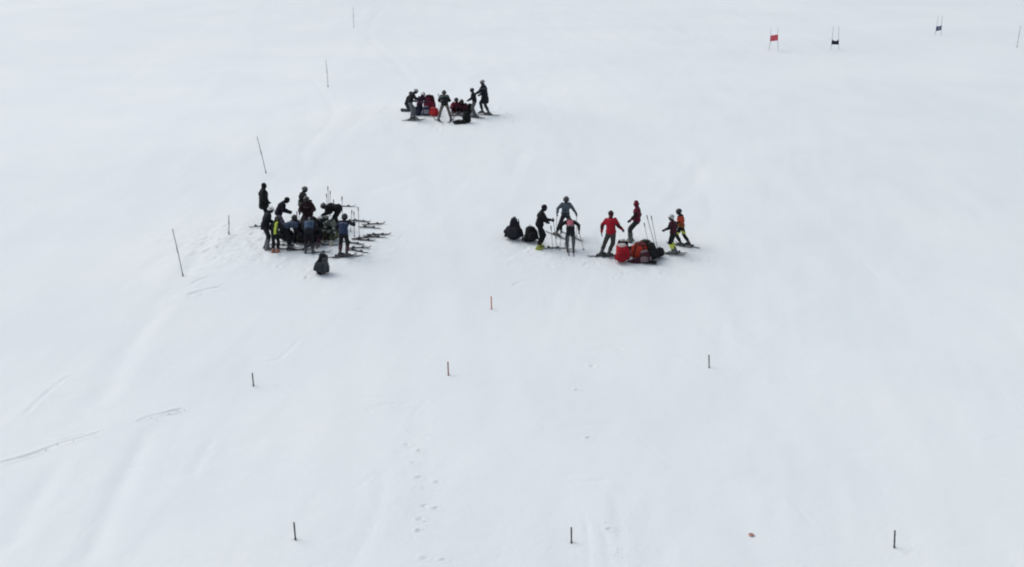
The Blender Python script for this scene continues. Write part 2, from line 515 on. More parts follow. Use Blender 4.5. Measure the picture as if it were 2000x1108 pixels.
def ski_pole(top, tip, label, rgb=(0.25, 0.26, 0.28), group='ski poles'):
    """grip end at top, tip in the snow at tip"""
    a, b = V(top), V(tip); L = (a - b).length; d = (a - b).normalized()
    o = empty('ski_pole', b)
    o.rotation_euler = d.to_track_quat('Z', 'Y').to_euler()
    m = MB(); m.tube([(0, 0, 0), (0, 0, 0.05), (0, 0, L - 0.15)], [0.005, 0.010, 0.0125]); obj('shaft', m.mesh(), metal(rgb), o)
    m = MB(); m.tube([(0, 0, L - 0.16), (0, 0, L - 0.13), (0, 0, L - 0.06), (0, 0, L - 0.015), (0, 0, L)], [0.015, 0.021, 0.02, 0.024, 0.014], 8)
    obj('grip', m.mesh(), plastic((0.05, 0.055, 0.055)), o)
    m = MB(); m.tube([(0.0, 0, L - 0.02), (0.03, 0.01, L - 0.08), (0.035, 0.01, L - 0.2), (0.012, 0, L - 0.13), (0, 0, L - 0.03)], 0.005, 4); obj('strap', m.mesh(), cloth(BLACK), o)
    m = MB(); m.tube([(0, 0, 0.055), (0, 0, 0.06), (0, 0, 0.072), (0, 0, 0.085)], [0.012, 0.036, 0.034, 0.011], 10); obj('basket', m.mesh(), plastic((0.03, 0.03, 0.033)), o)
    return tag(o, label, 'ski pole', group)

# ------------------------------------------------------------------ gates and markers
def slalom_pole(x, y, H, lx, ly, rgb, label):
    o = empty('slalom_pole', (x, y, gz(x, y) - 0.02))
    d = V((lx, ly, 1)).normalized()
    m = MB(); m.tube([d * 0.02, d * 0.25, d * H * 0.5 + V((0.012, 0, 0)), d * (H - 0.02), d * H], [0.017, 0.017, 0.016, 0.0155, 0.008], 8); obj('shaft', m.mesh(), plastic(rgb), o)
    m = MB(); m.tube([d * 0.0, d * 0.05, d * 0.14, d * 0.16], [0.024, 0.026, 0.024, 0.018], 8); obj('hinge_base', m.mesh(), plastic((0.03, 0.03, 0.035)), o)
    q = min(0.93, H * 0.55)
    m = MB(); m.tube([d * q, d * (q + 0.02), d * (q + 0.19), d * (q + 0.21)], [0.017, 0.0185, 0.0185, 0.017], 8); obj('grip_sleeve', m.mesh(), plastic(tuple(c * 0.7 for c in rgb)), o)
    return tag(o, label, 'slalom pole', 'tall slalom poles')

def stub(x, y, H, lx, rgb, label):
    o = empty('stub_marker', (x, y, gz(x, y) - 0.02))
    d = V((lx, 0, 1)).normalized()
    m = MB(); m.tube([d * 0.05, d * 0.09, d * (H - 0.03), d * (H - 0.01), d * H], [0.016, 0.0185, 0.02, 0.018, 0.008], 10); obj('brush', m.mesh(), mat('bristle', rgb, 0.8, 0.35, 60, 0.6, 0.2), o)
    m = MB(); m.tube([d * 0.0, d * 0.03, d * 0.06, d * 0.075], [0.021, 0.024, 0.023, 0.019], 10); obj('base', m.mesh(), plastic(tuple(c * 0.5 for c in rgb)), o)
    return tag(o, label, 'marker', 'short stub markers')

def panel_gate(pl, pr, H, z0, z1, sag, rgb, skew, lean, label, stripe=None):
    """two poles and a fabric panel stretched between them"""
    (xl, yl), (xr, yr) = pl, pr
    cx, cy = (xl + xr) / 2, (yl + yr) / 2
    o = empty('gate', (cx, cy, g(cx, cy)))
    c0 = V((cx, cy, g(cx, cy)))
    pts = []
    for s, (x, y) in ((-1, pl), (1, pr)):
        b = V((x, y, g(x, y) - 0.03)) - c0
        t = b + V((lean - s * 0.09, 0.03 * s, H))
        m = MB(); m.tube([b, b.lerp(t, 0.5) + V((-0.015 * s, 0, 0)), t], [0.017, 0.017, 0.015], 8); obj('pole', m.mesh(), plastic((0.27, 0.29, 0.32)), o)
        pts.append((b, t))
    N, K = 9, 6
    for name, lo, hi, col, off in (('panel', 0, 1, rgb, 0.0),) + ((('panel_stripe', 0.3, 0.72, stripe, 0.006),) if stripe else ()):
        mb = MB(); vs = []; fs = []
        x0, x1 = (0, 1) if name == 'panel' else (0.22, 0.8)
        for side in (0, 1):
            for i in range(N):
                u = x0 + (x1 - x0) * i / (N - 1)
                for k in range(K):
                    q = lo + (hi - lo) * k / (K - 1)
                    zz = (z0 + (z1 - z0) * q - sag * 4 * u * (1 - u) * q + skew * (u - 0.5)) / H
                    a = pts[0][0].lerp(pts[0][1], zz); b_ = pts[1][0].lerp(pts[1][1], zz)
                    p = a.lerp(b_, u) + V((0, -0.022 - 0.05 * math.sin(u * math.pi) - 0.012 * math.sin(q * 7 + u * 4) + (0.004 if side else -0.004) - (off if side == 0 else -off), 0))
                    vs.append(p)
        n = N * K
        for i in range(N - 1):
            for k in range(K - 1):
                a = i * K + k; fs.append((a, a + K, a + K + 1, a + 1)); fs.append((n + a + 1, n + a + K + 1, n + a + K, n + a))
        rim = [i * K for i in range(N)] + [(N - 1) * K + k for k in range(1, K)] + [i * K + K - 1 for i in range(N - 2, -1, -1)] + [k for k in range(K - 2, 0, -1)]
        for a, b_ in zip(rim, rim[1:] + rim[:1]): fs.append((a, a + n, b_ + n, b_))
        mb.add(vs, fs)
        obj(name, mb.mesh(), cloth(col), o)
    for zz in (z0 + 0.05, z1 - 0.05):
        for b, t in pts:
            p = b.lerp(t, zz / H); m = MB(); m.cone(p + V((0, 0, -0.02)), p + V((0, 0, 0.02)), 0.024, 0.024, 8); obj('panel_clip', m.mesh(), plastic(WHITE), o)
    return tag(o, label, 'gate', 'race gates with panels')

PB = (0.17, 0.19, 0.22)
slalom_pole(*(-14.28, 101.63), 1.8, -0.02, 0, PB, 'tall thin pole farthest up the slope, left of the top group')
slalom_pole(*(-12.17, 73.83), 1.8, -0.05, 0, PB, 'tall thin upright pole left of and just above the top group')
slalom_pole(*(-11.84, 53.01), 1.82, -0.21, 0, PB, 'tall thin leaning pole just above the person in the long black parka')
slalom_pole(*(-12.33, 40.60), 1.85, -0.17, 0, PB, 'nearest tall thin leaning pole, at far left below the large group')
slalom_pole(*(-11.68, 44.95), 0.82, 0.04, 0, PB, 'shorter thin pole left of the large group beside trampled snow')
slalom_pole(*(41.42, 92.09), 1.8, 0.10, 0, PB, 'faint tall pole at the extreme right edge of the slope')
SB = (0.085, 0.095, 0.105)
stub(*(-7.82, 32.18), 0.44, -0.05, SB, 'dark short stub marker below the large group at left')
stub(*(-5.09, 24.38), 0.46, -0.05, SB, 'dark short stub marker nearest the camera at lower left')
stub(*(-1.97, 33.02), 0.46, -0.03, (0.30, 0.075, 0.045), 'reddish short stub marker, lower of the two red ones')
stub(*(-0.72, 38.03), 0.5, -0.03, (0.6, 0.12, 0.05), 'reddish short stub marker, upper of the two red ones')
stub(*(6.25, 33.81), 0.45, -0.05, SB, 'dark short stub marker below the right group')
stub(*(1.40, 24.38), 0.42, -0.02, SB, 'dark short stub marker at lower centre beside a ski track')
stub(*(8.99, 24.35), 0.46, -0.02, SB, 'dark short stub marker at lower right')
panel_gate((20.46, 89.30), (21.27, 89.64), 1.72, 0.76, 1.22, 0.0, (0.72, 0.12, 0.15), 0.06, 0.0, 'red panel gate on two thin poles, up the slope at right')
panel_gate((25.66, 90.32), (26.31, 90.37), 1.85, 0.42, 0.84, 0.14, (0.02, 0.026, 0.045), 0.0, 0.03, 'dark blue panel gate with a sagging top edge, middle of three gates')
panel_gate((36.63, 97.40), (37.18, 97.43), 1.65, 0.42, 0.86, 0.08, (0.045, 0.075, 0.16), 0.10, 0.09, 'dark panel gate with a paler centre stripe, farthest right of three', stripe=(0.26, 0.29, 0.36))

# broken stub lying as a small ring
def ring(x, y):
    o = empty('gate_socket', (x, y, gz(x, y) - 0.01))
    m = MB(); n = 20
    pr = [(0.065, 0.0), (0.072, 0.02), (0.06, 0.035), (0.046, 0.03), (0.042, 0.0)]
    vs = [V((r_ * math.cos(t), r_ * math.sin(t), z + 0.01)) for t in (2 * math.pi * k / n for k in range(n)) for r_, z in pr]
    fs = [(k * 5 + j, ((k + 1) % n) * 5 + j, ((k + 1) % n) * 5 + (j + 1) % 5, k * 5 + (j + 1) % 5) for k in range(n) for j in range(5)]
    m.add(vs, fs)
    obj('collar', m.mesh(), plastic((0.55, 0.27, 0.2)), o)
    m = MB(); m.tube([(0, 0, -0.01), (0, 0, 0.02), (0, 0, 0.028)], [0.046, 0.046, 0.03], 12); obj('plug', m.mesh(), plastic((0.3, 0.27, 0.27)), o)
    tag(o, 'small orange ring-shaped gate socket in the snow at lower right', 'gate socket')
ring(*(5.71, 24.76))

# ------------------------------------------------------------------ bags and helmets
def drop(root, loc, M, meshes):
    """rest a thing on the snow"""
    lo = 1e9
    T = Matrix.Translation(loc) @ M.to_4x4()
    for me in meshes:
        for v in list(me.vertices)[::2]:
            p = T @ v.co
            lo = min(lo, p.z - g(p.x, p.y))
    root.matrix_world = Matrix.Translation(V((0, 0, -lo - 0.015))) @ T

def backpack(x, y, w_, d_, h, rgb, label, yaw=0, pitch=0, roll=0, rgb2=None, lid=None, taper=0.75, side=None, lift=0, group='bags set down by the skiers'):
    o = empty('backpack', (x, y, g(x, y)))
    I = Matrix.Identity(3); sd_ = random.random() * 50
    def soft(mb, amt=0.02):
        out = []
        for v in mb.v:
            p = V(v); k = max(0, p.z / h)
            s = 1 - (1 - taper) * k ** 1.5
            p = V((p.x * s, p.y * s, p.z))
            p += noise.noise_vector(p * 5 + V((sd_, 0, 0))) * amt + noise.noise_vector(p * 2.6 + V((0, sd_, 0))) * amt * 1.6
            out.append(tuple(p))
        mb.v = out
        return mb
    ms = []
    m = MB(); m.ell((0, 0, h * 0.47), I, (w_ / 2, d_ / 2, h * 0.48), 0.72, 22, 15)
    me = soft(m, 0.045).mesh()
    if side is not None:
        paint(me, [cloth(rgb), cloth(side)], lambda c: 1 if c.x < -w_ * 0.12 else 0)
    o1 = obj('main_compartment', me, cloth(rgb), o); ms.append(me)
    m = MB(); m.ell((0, d_ * 0.42, h * 0.33), I, (w_ * 0.36, d_ * 0.22, h * 0.24), 0.55, 14, 9); me = soft(m).mesh(); obj('front_pocket', me, cloth(rgb2 or tuple(c * 1.5 for c in rgb)), o); ms.append(me)
    m = MB(); m.ell((0, 0, h * 0.88), I, (w_ * 0.40, d_ * 0.44, h * 0.12), 0.85, 16, 9); me = soft(m).mesh(); obj('lid', me, cloth(lid or rgb2 or rgb), o); ms.append(me)
    for s in (-1, 1):
        m = MB(); m.tube([(s * w_ * 0.2, -d_ * 0.36, h * 0.9), (s * w_ * 0.22, -d_ * 0.50, h * 0.75), (s * w_ * 0.25, -d_ * 0.54, h * 0.42), (s * w_ * 0.28, -d_ * 0.40, h * 0.1)], [0.018, 0.028, 0.026, 0.014], 6)
        me = m.mesh(); obj('shoulder_strap', me, cloth(BLACK), o); ms.append(me)
        m = MB(); m.ell((s * w_ * 0.46, 0, h * 0.28), I, (w_ * 0.10, d_ * 0.32, h * 0.2), 0.6, 10, 7); me = soft(m).mesh(); obj('side_pocket', me, cloth(rgb2 or rgb), o); ms.append(me)
    m = MB(); m.tube([(-0.05, -d_ * 0.2, h * 0.97), (-0.03, -d_ * 0.22, h * 1.03), (0.03, -d_ * 0.22, h * 1.03), (0.05, -d_ * 0.2, h * 0.97)], 0.009, 5); me = m.mesh(); obj('grab_handle', me, cloth(BLACK), o)
    M = Matrix.Rotation(R(yaw), 3, 'Z') @ Matrix.Rotation(R(pitch), 3, 'X') @ Matrix.Rotation(R(roll), 3, 'Y')
    drop(o, V((x, y, g(x, y))), M, ms)
    o.location.z += lift
    return tag(o, label, 'backpack', group)

def duffel(x, y, L, r_, rgb, label, yaw=0, group='bags set down by the skiers'):
    o = empty('duffel_bag', (x, y, g(x, y)))
    I = Matrix.Identity(3); ms = []; sd_ = random.random() * 50
    m = MB(); m.ell((0, 0, r_ * 0.8), I, (L / 2, r_, r_ * 0.85), 0.6, 18, 11)
    m.v = [tuple(V(v) + noise.noise_vector(V(v) * 4 + V((sd_, 0, 0))) * 0.04) for v in m.v]
    me = m.mesh(); obj('bag_body', me, cloth(rgb), o); ms.append(me)
    for s in (-1, 1):
        m = MB(); m.tube([(-L * 0.2, s * r_ * 0.7, r_ * 1.35), (-L * 0.12, s * r_ * 0.2, r_ * 1.8), (L * 0.12, s * r_ * 0.2, r_ * 1.8), (L * 0.2, s * r_ * 0.7, r_ * 1.35)], 0.012, 5); obj('handle', m.mesh(), cloth(COAL), o)
        m = MB(); m.ell((s * L * 0.44, 0, r_ * 0.75), I, (L * 0.09, r_ * 0.75, r_ * 0.6), 0.6, 12, 7); me = m.mesh(); obj('end_pocket', me, cloth(tuple(c * 1.6 for c in rgb)), o); ms.append(me)
    m = MB(); m.tube([(-L * 0.36, 0, r_ * 1.66), (0, 0.01, r_ * 1.69), (L * 0.36, 0, r_ * 1.66)], 0.01, 5); obj('zip', m.mesh(), metal((0.2, 0.2, 0.21)), o)
    drop(o, V((x, y, g(x, y))), Matrix.Rotation(R(yaw), 3, 'Z'), ms)
    return tag(o, label, 'bag', group)

def shell_mesh(rad, cut, thick=0.012, seg=24, n=16):
    bm = bmesh.new()
    bmesh.ops.create_uvsphere(bm, u_segments=seg, v_segments=n, radius=1)
    for v in bm.verts: v.co = V((v.co.x * rad[0], v.co.y * rad[1], v.co.z * rad[2]))
    bmesh.ops.delete(bm, geom=[f for f in bm.faces if cut(f.calc_center_median())], context='FACES')
    bmesh.ops.recalc_face_normals(bm, faces=bm.faces)
    bmesh.ops.solidify(bm, geom=bm.faces[:], thickness=thick)
    me = bpy.data.meshes.new('shell'); bm.to_mesh(me); bm.free()
    me.polygons.foreach_set('use_smooth', [True] * len(me.polygons))
    try: me.set_sharp_from_angle(angle=R(55))
    except Exception: pass
    return me

HELMET = lambda: shell_mesh((0.122, 0.142, 0.135), lambda c: (c.y > 0.035 and c.z < 0.045) or c.z < -0.085)
def helmet_parts(parent, M4, rgb, stripe=None, goggles=True, gog=(0.03, 0.03, 0.035)):
    me = HELMET()
    if stripe:
        paint(me, [plastic(rgb), plastic(stripe)], lambda c: 1 if (abs(c.x) < 0.03 or 0.05 < abs(c.x) < 0.07) and c.z > 0.02 else 0)
    h = obj('helmet', me, plastic(rgb), parent); h.matrix_local = M4
    if goggles:
        g1 = shell_mesh((0.112, 0.135, 0.125), lambda c: c.y < 0.035 or c.z > 0.05 or c.z < -0.02, 0.02)
        obj('goggles', g1, plastic(gog), h)
    m = MB(); n = 24
    m.tube([V((0.128 * math.cos(R(a)), 0.148 * math.sin(R(a)), 0.02)) for a in range(165, 376, 15)], 0.009, 4)
    obj('goggle_strap', m.mesh(), cloth((0.05, 0.05, 0.055)), h)
    for s in (-1, 1):
        m = MB(); m.ell((s * 0.108, 0.0, -0.055), Matrix.Identity(3), (0.018, 0.05, 0.055), 0.8, 10, 7); obj('ear_pad', m.mesh(), cloth(COAL), h)
    return h

def loose_helmet(x, y, rgb, label, yaw=0, roll=0, lift=0.0):
    o = empty('ski_helmet', (x, y, g(x, y)))
    h = helmet_parts(o, Matrix.Identity(4), rgb)
    h.name = 'helmet_shell'
    drop(o, V((x, y, g(x, y))), Matrix.Rotation(R(yaw), 3, 'Z') @ Matrix.Rotation(R(roll), 3, 'X'), [h.data])
    o.location.z += lift
    return tag(o, label, 'helmet')

# ------------------------------------------------------------------ people
def ik(a, b, l1, l2, pole):
    """middle joint between a and b bent towards pole; b is pulled in when out of reach"""
    d = b - a; L = d.length
    if L > (l1 + l2) * 0.995: b = a + d * ((l1 + l2) * 0.995 / L); d = b - a; L = d.length
    L = max(L, abs(l1 - l2) + 0.02)
    u = d.normalized()
    p = V(pole); p = (p - u * p.dot(u))
    p = p.normalized() if p.length > 1e-4 else u.orthogonal().normalized()
    c = (l1 * l1 + L * L - l2 * l2) / (2 * L)
    h = math.sqrt(max(0, l1 * l1 - c * c))
    return a + u * c + p * h, b

def hand(mb, wrist, d, inward, s, side, curl):
    """palm, four unequal bent fingers and a thumb"""
    n = (inward - d * inward.dot(d)); n = n.normalized() if n.length > 1e-3 else d.orthogonal().normalized()
    sd_ = d.cross(n).normalized() * side        # thumb side
    pc = wrist + d * 0.055 * s
    mb.ell(pc, Matrix((sd_, d, n)).transposed(), (0.046 * s, 0.062 * s, 0.024 * s), 0.8, 10, 7)
    for k, (off, ln) in enumerate(((0.033, 0.072), (0.011, 0.082), (-0.011, 0.076), (-0.032, 0.06))):
        p0 = wrist + (d * 0.10 + sd_ * off) * s
        dd = d; p = p0
        for q in range(3):
            a = curl * (0.45, 0.8, 0.7)[q]
            dd = (dd * math.cos(a) + n * math.sin(a)).normalized()
            n2 = (n - dd * n.dot(dd))
            p1 = p + dd * ln * s * (0.42, 0.33, 0.25)[q]
            mb.cone(p, p1, 0.0125 * s, 0.0115 * s, 7)
            p = p1
            if n2.length > 0.05: n_ = n2.normalized()
    t0 = wrist + (d * 0.035 + sd_ * 0.035) * s
    t1 = t0 + (d * 0.6 + sd_ * 0.75 + n * 0.15 * curl).normalized() * 0.042 * s
    t2 = t1 + (d * 0.85 + sd_ * (0.35 - 0.3 * curl) + n * 0.55 * curl).normalized() * 0.036 * s
    mb.cone(t0, t1, 0.016 * s, 0.014 * s, 7); mb.cone(t1, t2, 0.0135 * s, 0.0115 * s, 7)

def person(at, yaw, label, H=1.7, ph=0.95, feet=((-0.12, 0), (0.12, 0)), lean=4, side=0, twist=0, hunch=6, head=(0, 0),
           hands=((-0.10, 0.10, -0.46), (0.10, 0.10, -0.46)), curl=(0.55, 0.55), knee=0.25, elbow=None, py=0.0,
           jacket=BLACK, trousers=COAL, boots=DGREY, gloves=BLACK, hat=('helmet', COAL), jpaint=None, tpaint=None, coat=0.0,
           skis=None, skiL=1.5, puffy=1.0, group=None, skiyaw=(4, -4), stripe=None, gaiter=(0.016, 0.016, 0.02), goggles=True):
    x0, y0 = at
    s = H / 1.75
    Rz = Matrix.Rotation(R(yaw), 3, 'Z')
    zg = g(x0, y0)
    root = empty('person', (x0, y0, zg), R(yaw))
    tag(root, label, 'person', group)
    def gl(x, y):
        p = Rz @ V((x, y, 0)); return g(x0 + p.x, y0 + p.y) - zg
    def gn(x, y):
        p = Rz @ V((x, y, 0)); return Rz.transposed() @ gnormal(x0 + p.x, y0 + p.y)
    lift = 0.062 if skis else -0.012
    # feet
    F = []
    for i, ft in enumerate(feet):
        fx, fy = ft[0] * s, ft[1] * s
        fyaw = ft[2] if len(ft) > 2 else skiyaw[i]
        pitch = ft[3] if len(ft) > 3 else 0
        dz = ft[4] if len(ft) > 4 else 0
        n = gn(fx, fy)
        f = V((-math.sin(R(fyaw)), math.cos(R(fyaw)), 0)); f = (f - n * f.dot(n)).normalized()
        M = frame(f, n)
        if pitch: M = M @ Matrix.Rotation(R(pitch), 3, 'X')
        pw = Rz @ V((fx, fy, 0)); xw, yw_ = x0 + pw.x, y0 + pw.y
        up = rest(xw, yw_, Rz @ f, skiL, n) if skis else gz(xw, yw_) - g(xw, yw_)
        sole = V((fx, fy, gl(fx, fy) + up + lift + dz * s))
        F.append((sole, M, pitch))
    ank = [so + M @ V((0, -0.02, 0.115 * s)) for so, M, _ in F]
    # torso; the pelvis settles until both legs reach
    T = Matrix.Rotation(R(twist), 3, 'Z') @ Matrix.Rotation(R(-lean), 3, 'X') @ Matrix.Rotation(R(side), 3, 'Y')
    Tp = Matrix.Rotation(R(twist * 0.5), 3, 'Z') @ Matrix.Rotation(R(-lean * 0.5), 3, 'X') @ Matrix.Rotation(R(side * 0.5), 3, 'Y')
    T2 = T @ Matrix.Rotation(R(-hunch), 3, 'X')
    l1, l2 = 0.435 * s, 0.425 * s
    z = ph * s + (lift if skis else 0)
    for _ in range(80):
        P = V((0, py * s, z))
        hips = [P + Tp @ V((sg * 0.09 * s, 0, -0.03 * s)) for sg in (-1, 1)]
        if all((hips[i] - ank[i]).length < (l1 + l2) * 0.985 for i in (0, 1)): break
        z -= 0.012
    knees = []
    for i, sg in ((0, -1), (1, 1)):
        if knee == 'kneel':
            k_, a_ = ik(hips[i], ank[i], l1, l2, V((0, 1, -0.6)))
        else:
            k_, a_ = ik(hips[i], ank[i], l1, l2, V((sg * knee, 1, 0.3)))
        knees.append(k_)
    waist = P + T @ V((0, 0, 0.19 * s)); chest = waist + T2 @ V((0, 0, 0.18 * s)); neck = chest + T2 @ V((0, -0.005, 0.19 * s))
    sh = [chest + T2 @ V((sg * 0.175 * s, 0, 0.12 * s)) for sg in (-1, 1)]
    Tw = Matrix.Rotation(R(twist), 3, 'Z')
    wr, el = [], []
    for i, sg in ((0, -1), (1, 1)):
        tgt = sh[i] + Tw @ (V(hands[i]) * s)
        e_, w__ = ik(sh[i], tgt, 0.285 * s, 0.25 * s, Tw @ V(elbow[i] if elbow else (sg * 0.7, -1, -0.35)))
        el.append(e_); wr.append(w__)
    Hd = T2 @ Matrix.Rotation(R(head[1]), 3, 'Z') @ Matrix.Rotation(R(head[0]), 3, 'X')
    hc = neck + T2 @ V((0, 0.01, 0.05 * s)) + Hd @ V((0, 0.025, 0.115)) * s
    hs = 0.5 + 0.5 * s                                    # a child's head is relatively larger
    # ---- body: one continuous surface
    b = MB()
    b.ell(P, Tp, (0.16 * s, 0.115 * s, 0.13 * s)); b.ell(waist, T, (0.14 * s, 0.1 * s, 0.17 * s)); b.ell(chest, T2, (0.17 * s, 0.115 * s, 0.19 * s))
    b.cone(chest + T2 @ V((0, 0, 0.1 * s)), neck + Hd @ V((0, 0.01, 0.05 * s)), 0.07 * s, 0.056 * s)
    for i, sg in ((0, -1), (1, 1)):
        b.cone(chest + T2 @ V((sg * 0.07 * s, 0, 0.11 * s)), sh[i], 0.07 * s, 0.06 * s)
        b.cone(sh[i], el[i], 0.054 * s, 0.043 * s); b.cone(el[i], wr[i], 0.044 * s, 0.031 * s)
        d = (wr[i] - el[i]).normalized()
        inward = (Tw @ V((-sg, 0.25, 0)))
        hand(b, wr[i], d, inward, s * 1.08, -sg, curl[i])
        b.cone(hips[i], knees[i], 0.088 * s, 0.06 * s); b.cone(knees[i], ank[i], 0.058 * s, 0.042 * s)
        b.ell(knees[i].lerp(ank[i], 0.33) - (knees[i] - ank[i]).normalized().orthogonal() * 0.0, frame((ank[i] - knees[i]), V((0.1, 0.2, 1))), (0.056 * s, 0.12 * s, 0.056 * s))
        b.cone(ank[i], F[i][0] + F[i][1] @ V((0, 0.1, 0.05)) * s, 0.042 * s, 0.036 * s)
    h_ = lambda p: hc + Hd @ (V(p) * hs)
    b.ell(hc, Hd, (0.082 * hs, 0.1 * hs, 0.112 * hs)); b.ell(h_((0, 0.025, -0.055)), Hd, (0.06 * hs, 0.075 * hs, 0.065 * hs))
    b.cone(h_((0, 0.092, 0.005)), h_((0, 0.112, -0.03)), 0.011 * hs, 0.016 * hs, 6)      # nose
    b.cone(h_((-0.022, 0.088, -0.062)), h_((0.022, 0.088, -0.062)), 0.011 * hs, 0.011 * hs, 6)   # lips
    b.cone(h_((-0.05, 0.082, 0.025)), h_((0.05, 0.082, 0.025)), 0.012 * hs, 0.012 * hs, 6)     # brow
    for sg in (-1, 1): b.ell(h_((sg * 0.084, -0.005, -0.005)), Hd, (0.012 * hs, 0.02 * hs, 0.032 * hs), 1, 8, 7)
    me = solid(b, 0.0105, 4200, 1)
    wl = [(wr[i], (wr[i] - el[i]).normalized()) for i in (0, 1)]
    paint(me, [mat('skin', SKIN, 0.55, 0.1, 30, 0.1, 0.4), cloth(gloves)], lambda c: 1 if any((c - w__).length < 0.24 * s and (c - w__).dot(d) > -0.02 for w__, d in wl) else 0)
    obj('body', me, None, root)
    # ---- jacket
    j = MB(); pf = 0.016 + 0.02 * puffy
    j.ell(P + Tp @ V((0, 0, 0.05 * s)), Tp, ((0.165) * s + pf, 0.12 * s + pf, 0.12 * s + pf), 0.9); j.ell(waist, T, (0.15 * s + pf, 0.108 * s + pf, 0.17 * s)); j.ell(chest, T2, (0.178 * s + pf, 0.122 * s + pf, 0.2 * s))
    j.cone(chest + T2 @ V((0, 0, 0.1 * s)), neck + T2 @ V((0, 0.005, 0.045 * s)), 0.085 * s, 0.075 * s)
    if coat:
        hm = P + Tp @ V((0, 0, -coat * s)); hm.z = P.z - coat * s
        j.ell(P.lerp(hm, 0.5), Tp, (0.17 * s + pf, 0.13 * s + pf, coat * 0.62 * s), 0.6)
    for i, sg in ((0, -1), (1, 1)):
        j.cone(chest + T2 @ V((sg * 0.07 * s, 0, 0.10 * s)), sh[i], 0.082 * s, 0.068 * s + pf * 0.5)
        j.cone(sh[i], el[i], 0.064 * s + pf * 0.65, 0.054 * s + pf * 0.6); j.cone(el[i], wr[i] - (wr[i] - el[i]).normalized() * 0.01, 0.055 * s + pf * 0.6, 0.043 * s + pf * 0.3)
    if hat[0] == 'hood':
        j.ell(hc + Hd @ V((0, -0.02, 0.0)), Hd, (0.115 * hs, 0.115 * hs, 0.14 * hs)); j.cone(neck, hc, 0.09 * s, 0.1 * s)
    me = solid(j, 0.0155, 2600, 2, 0.02, random.random() * 40)
    if jpaint:
        cols, fn = jpaint
        Ti = T2.transposed()
        def fj(c):
            q = Ti @ (c - chest) / s
            arm = min((c - e_).length for e_ in el) < 0.16 * s and abs(q.x) > 0.19
            return fn(q, arm)
        paint(me, [cloth(jacket)] + [cloth(c) for c in cols], fj)
    obj('jacket', me, cloth(jacket), root)
    # ---- trousers
    t = MB()
    t.ell(P, Tp, (0.18 * s, 0.14 * s, 0.14 * s))
    for i, sg in ((0, -1), (1, 1)):
        t.cone(hips[i], knees[i], 0.114 * s, 0.09 * s); t.cone(knees[i], knees[i].lerp(ank[i], 0.68), 0.088 * s, 0.082 * s)
    me = solid(t, 0.0155, 1800, 2, 0.016, random.random() * 40)
    if tpaint:
        cols, fn = tpaint
        paint(me, [cloth(trousers)] + [cloth(c) for c in cols], lambda c: fn((c - V((0, 0, gl(c.x, c.y)))) / s))
    obj('trousers', me, cloth(trousers), root)
    # ---- boots and skis
    for i in (0, 1):
        so, M, pitch = F[i]
        bm_ = MB()
        shin = (knees[i] - ank[i]).normalized()
        bm_.cone(ank[i], ank[i] + shin * 0.17 * s, 0.064 * s, 0.072 * s)
        bm_.cone(so + M @ V((0, -0.085, 0.06)) * s, so + M @ V((0, 0.12, 0.052)) * s, 0.054 * s, 0.048 * s)
        bm_.cone(so + M @ V((0, 0.0, 0.085)) * s, ank[i], 0.058 * s, 0.062 * s)
        bm_.box(so + M @ V((0, 0.022, 0.018)) * s, M, (0.092 * s, 0.31 * s, 0.034 * s))
        bo = obj('boot', solid(bm_, 0.0135, 700, 1), plastic(boots), root)
        for q in (0.04, 0.1):
            c_ = ank[i] + shin * q * s; u = shin.orthogonal().normalized(); v_ = shin.cross(u)
            m = MB(); m.tube([c_ + (u * math.cos(a) + v_ * math.sin(a)) * 0.072 * s for a in (2 * math.pi * k / 12 for k in range(13))], 0.007 * s, 4)
            obj('buckle_strap', m.mesh(), metal((0.16, 0.16, 0.17)), bo)
        if skis:
            k_ = obj('ski', get_ski_mesh(skis, skiL), parent=root)
            k_.matrix_local = Matrix.Translation(so - M @ V((0, 0, lift - 0.004))) @ M.to_4x4()
            obj('binding', BIND_ME, parent=k_)
    # ---- neck gaiter pulled up over the chin
    if hat[0] != 'hood':
        m = MB()
        ax = [(neck - T2 @ V((0, 0, 0.02 * s)), 0.082 * s, 0.082 * s), (neck + T2 @ V((0, 0.006, 0.035 * s)), 0.076 * s, 0.078 * s), (h_((0, 0.02, -0.095)), 0.075 * hs, 0.088 * hs), (h_((0, 0.018, -0.055)), 0.083 * hs, 0.1 * hs), (h_((0, 0.012, -0.022)), 0.088 * hs, 0.108 * hs), (h_((0, 0.012, -0.015)), 0.06 * hs, 0.08 * hs)]
        m.rings([[c_ + Hd @ V((rx * math.cos(t_), ry * math.sin(t_), 0)) for t_ in (2 * math.pi * k / 16 for k in range(16))] for c_, rx, ry in ax])
        obj('neck_gaiter', m.mesh(), cloth(gaiter), root)
    # ---- head gear
    M4 = Matrix.Translation(hc + Hd @ V((0, -0.008, 0.012)) * hs) @ (Hd.to_4x4() @ Matrix.Scale(hs, 4))
    if hat[0] == 'helmet':
        helmet_parts(root, M4, hat[1], stripe, goggles)
    else:
        if hat[0] == 'beanie':
            me = shell_mesh((0.1, 0.117, 0.13), lambda c: (c.z < 0.012 and c.y > 0.02) or c.z < -0.075 or (c.y > 0.05 and c.z < 0.035), 0.014)
            bn = obj('beanie', me, cloth(hat[1]), root); bn.matrix_local = M4
            obj('goggles', shell_mesh((0.106, 0.128, 0.12), lambda c: c.y < 0.03 or c.z > 0.04 or c.z < -0.03, 0.02), plastic((0.03, 0.03, 0.035)), bn)
            m = MB(); m.tube([V((0.103 * math.cos(a), 0.12 * math.sin(a), 0.03)) for a in (2 * math.pi * k / 20 for k in range(21))], 0.014, 5); obj('brim', m.mesh(), cloth(hat[1]), bn)
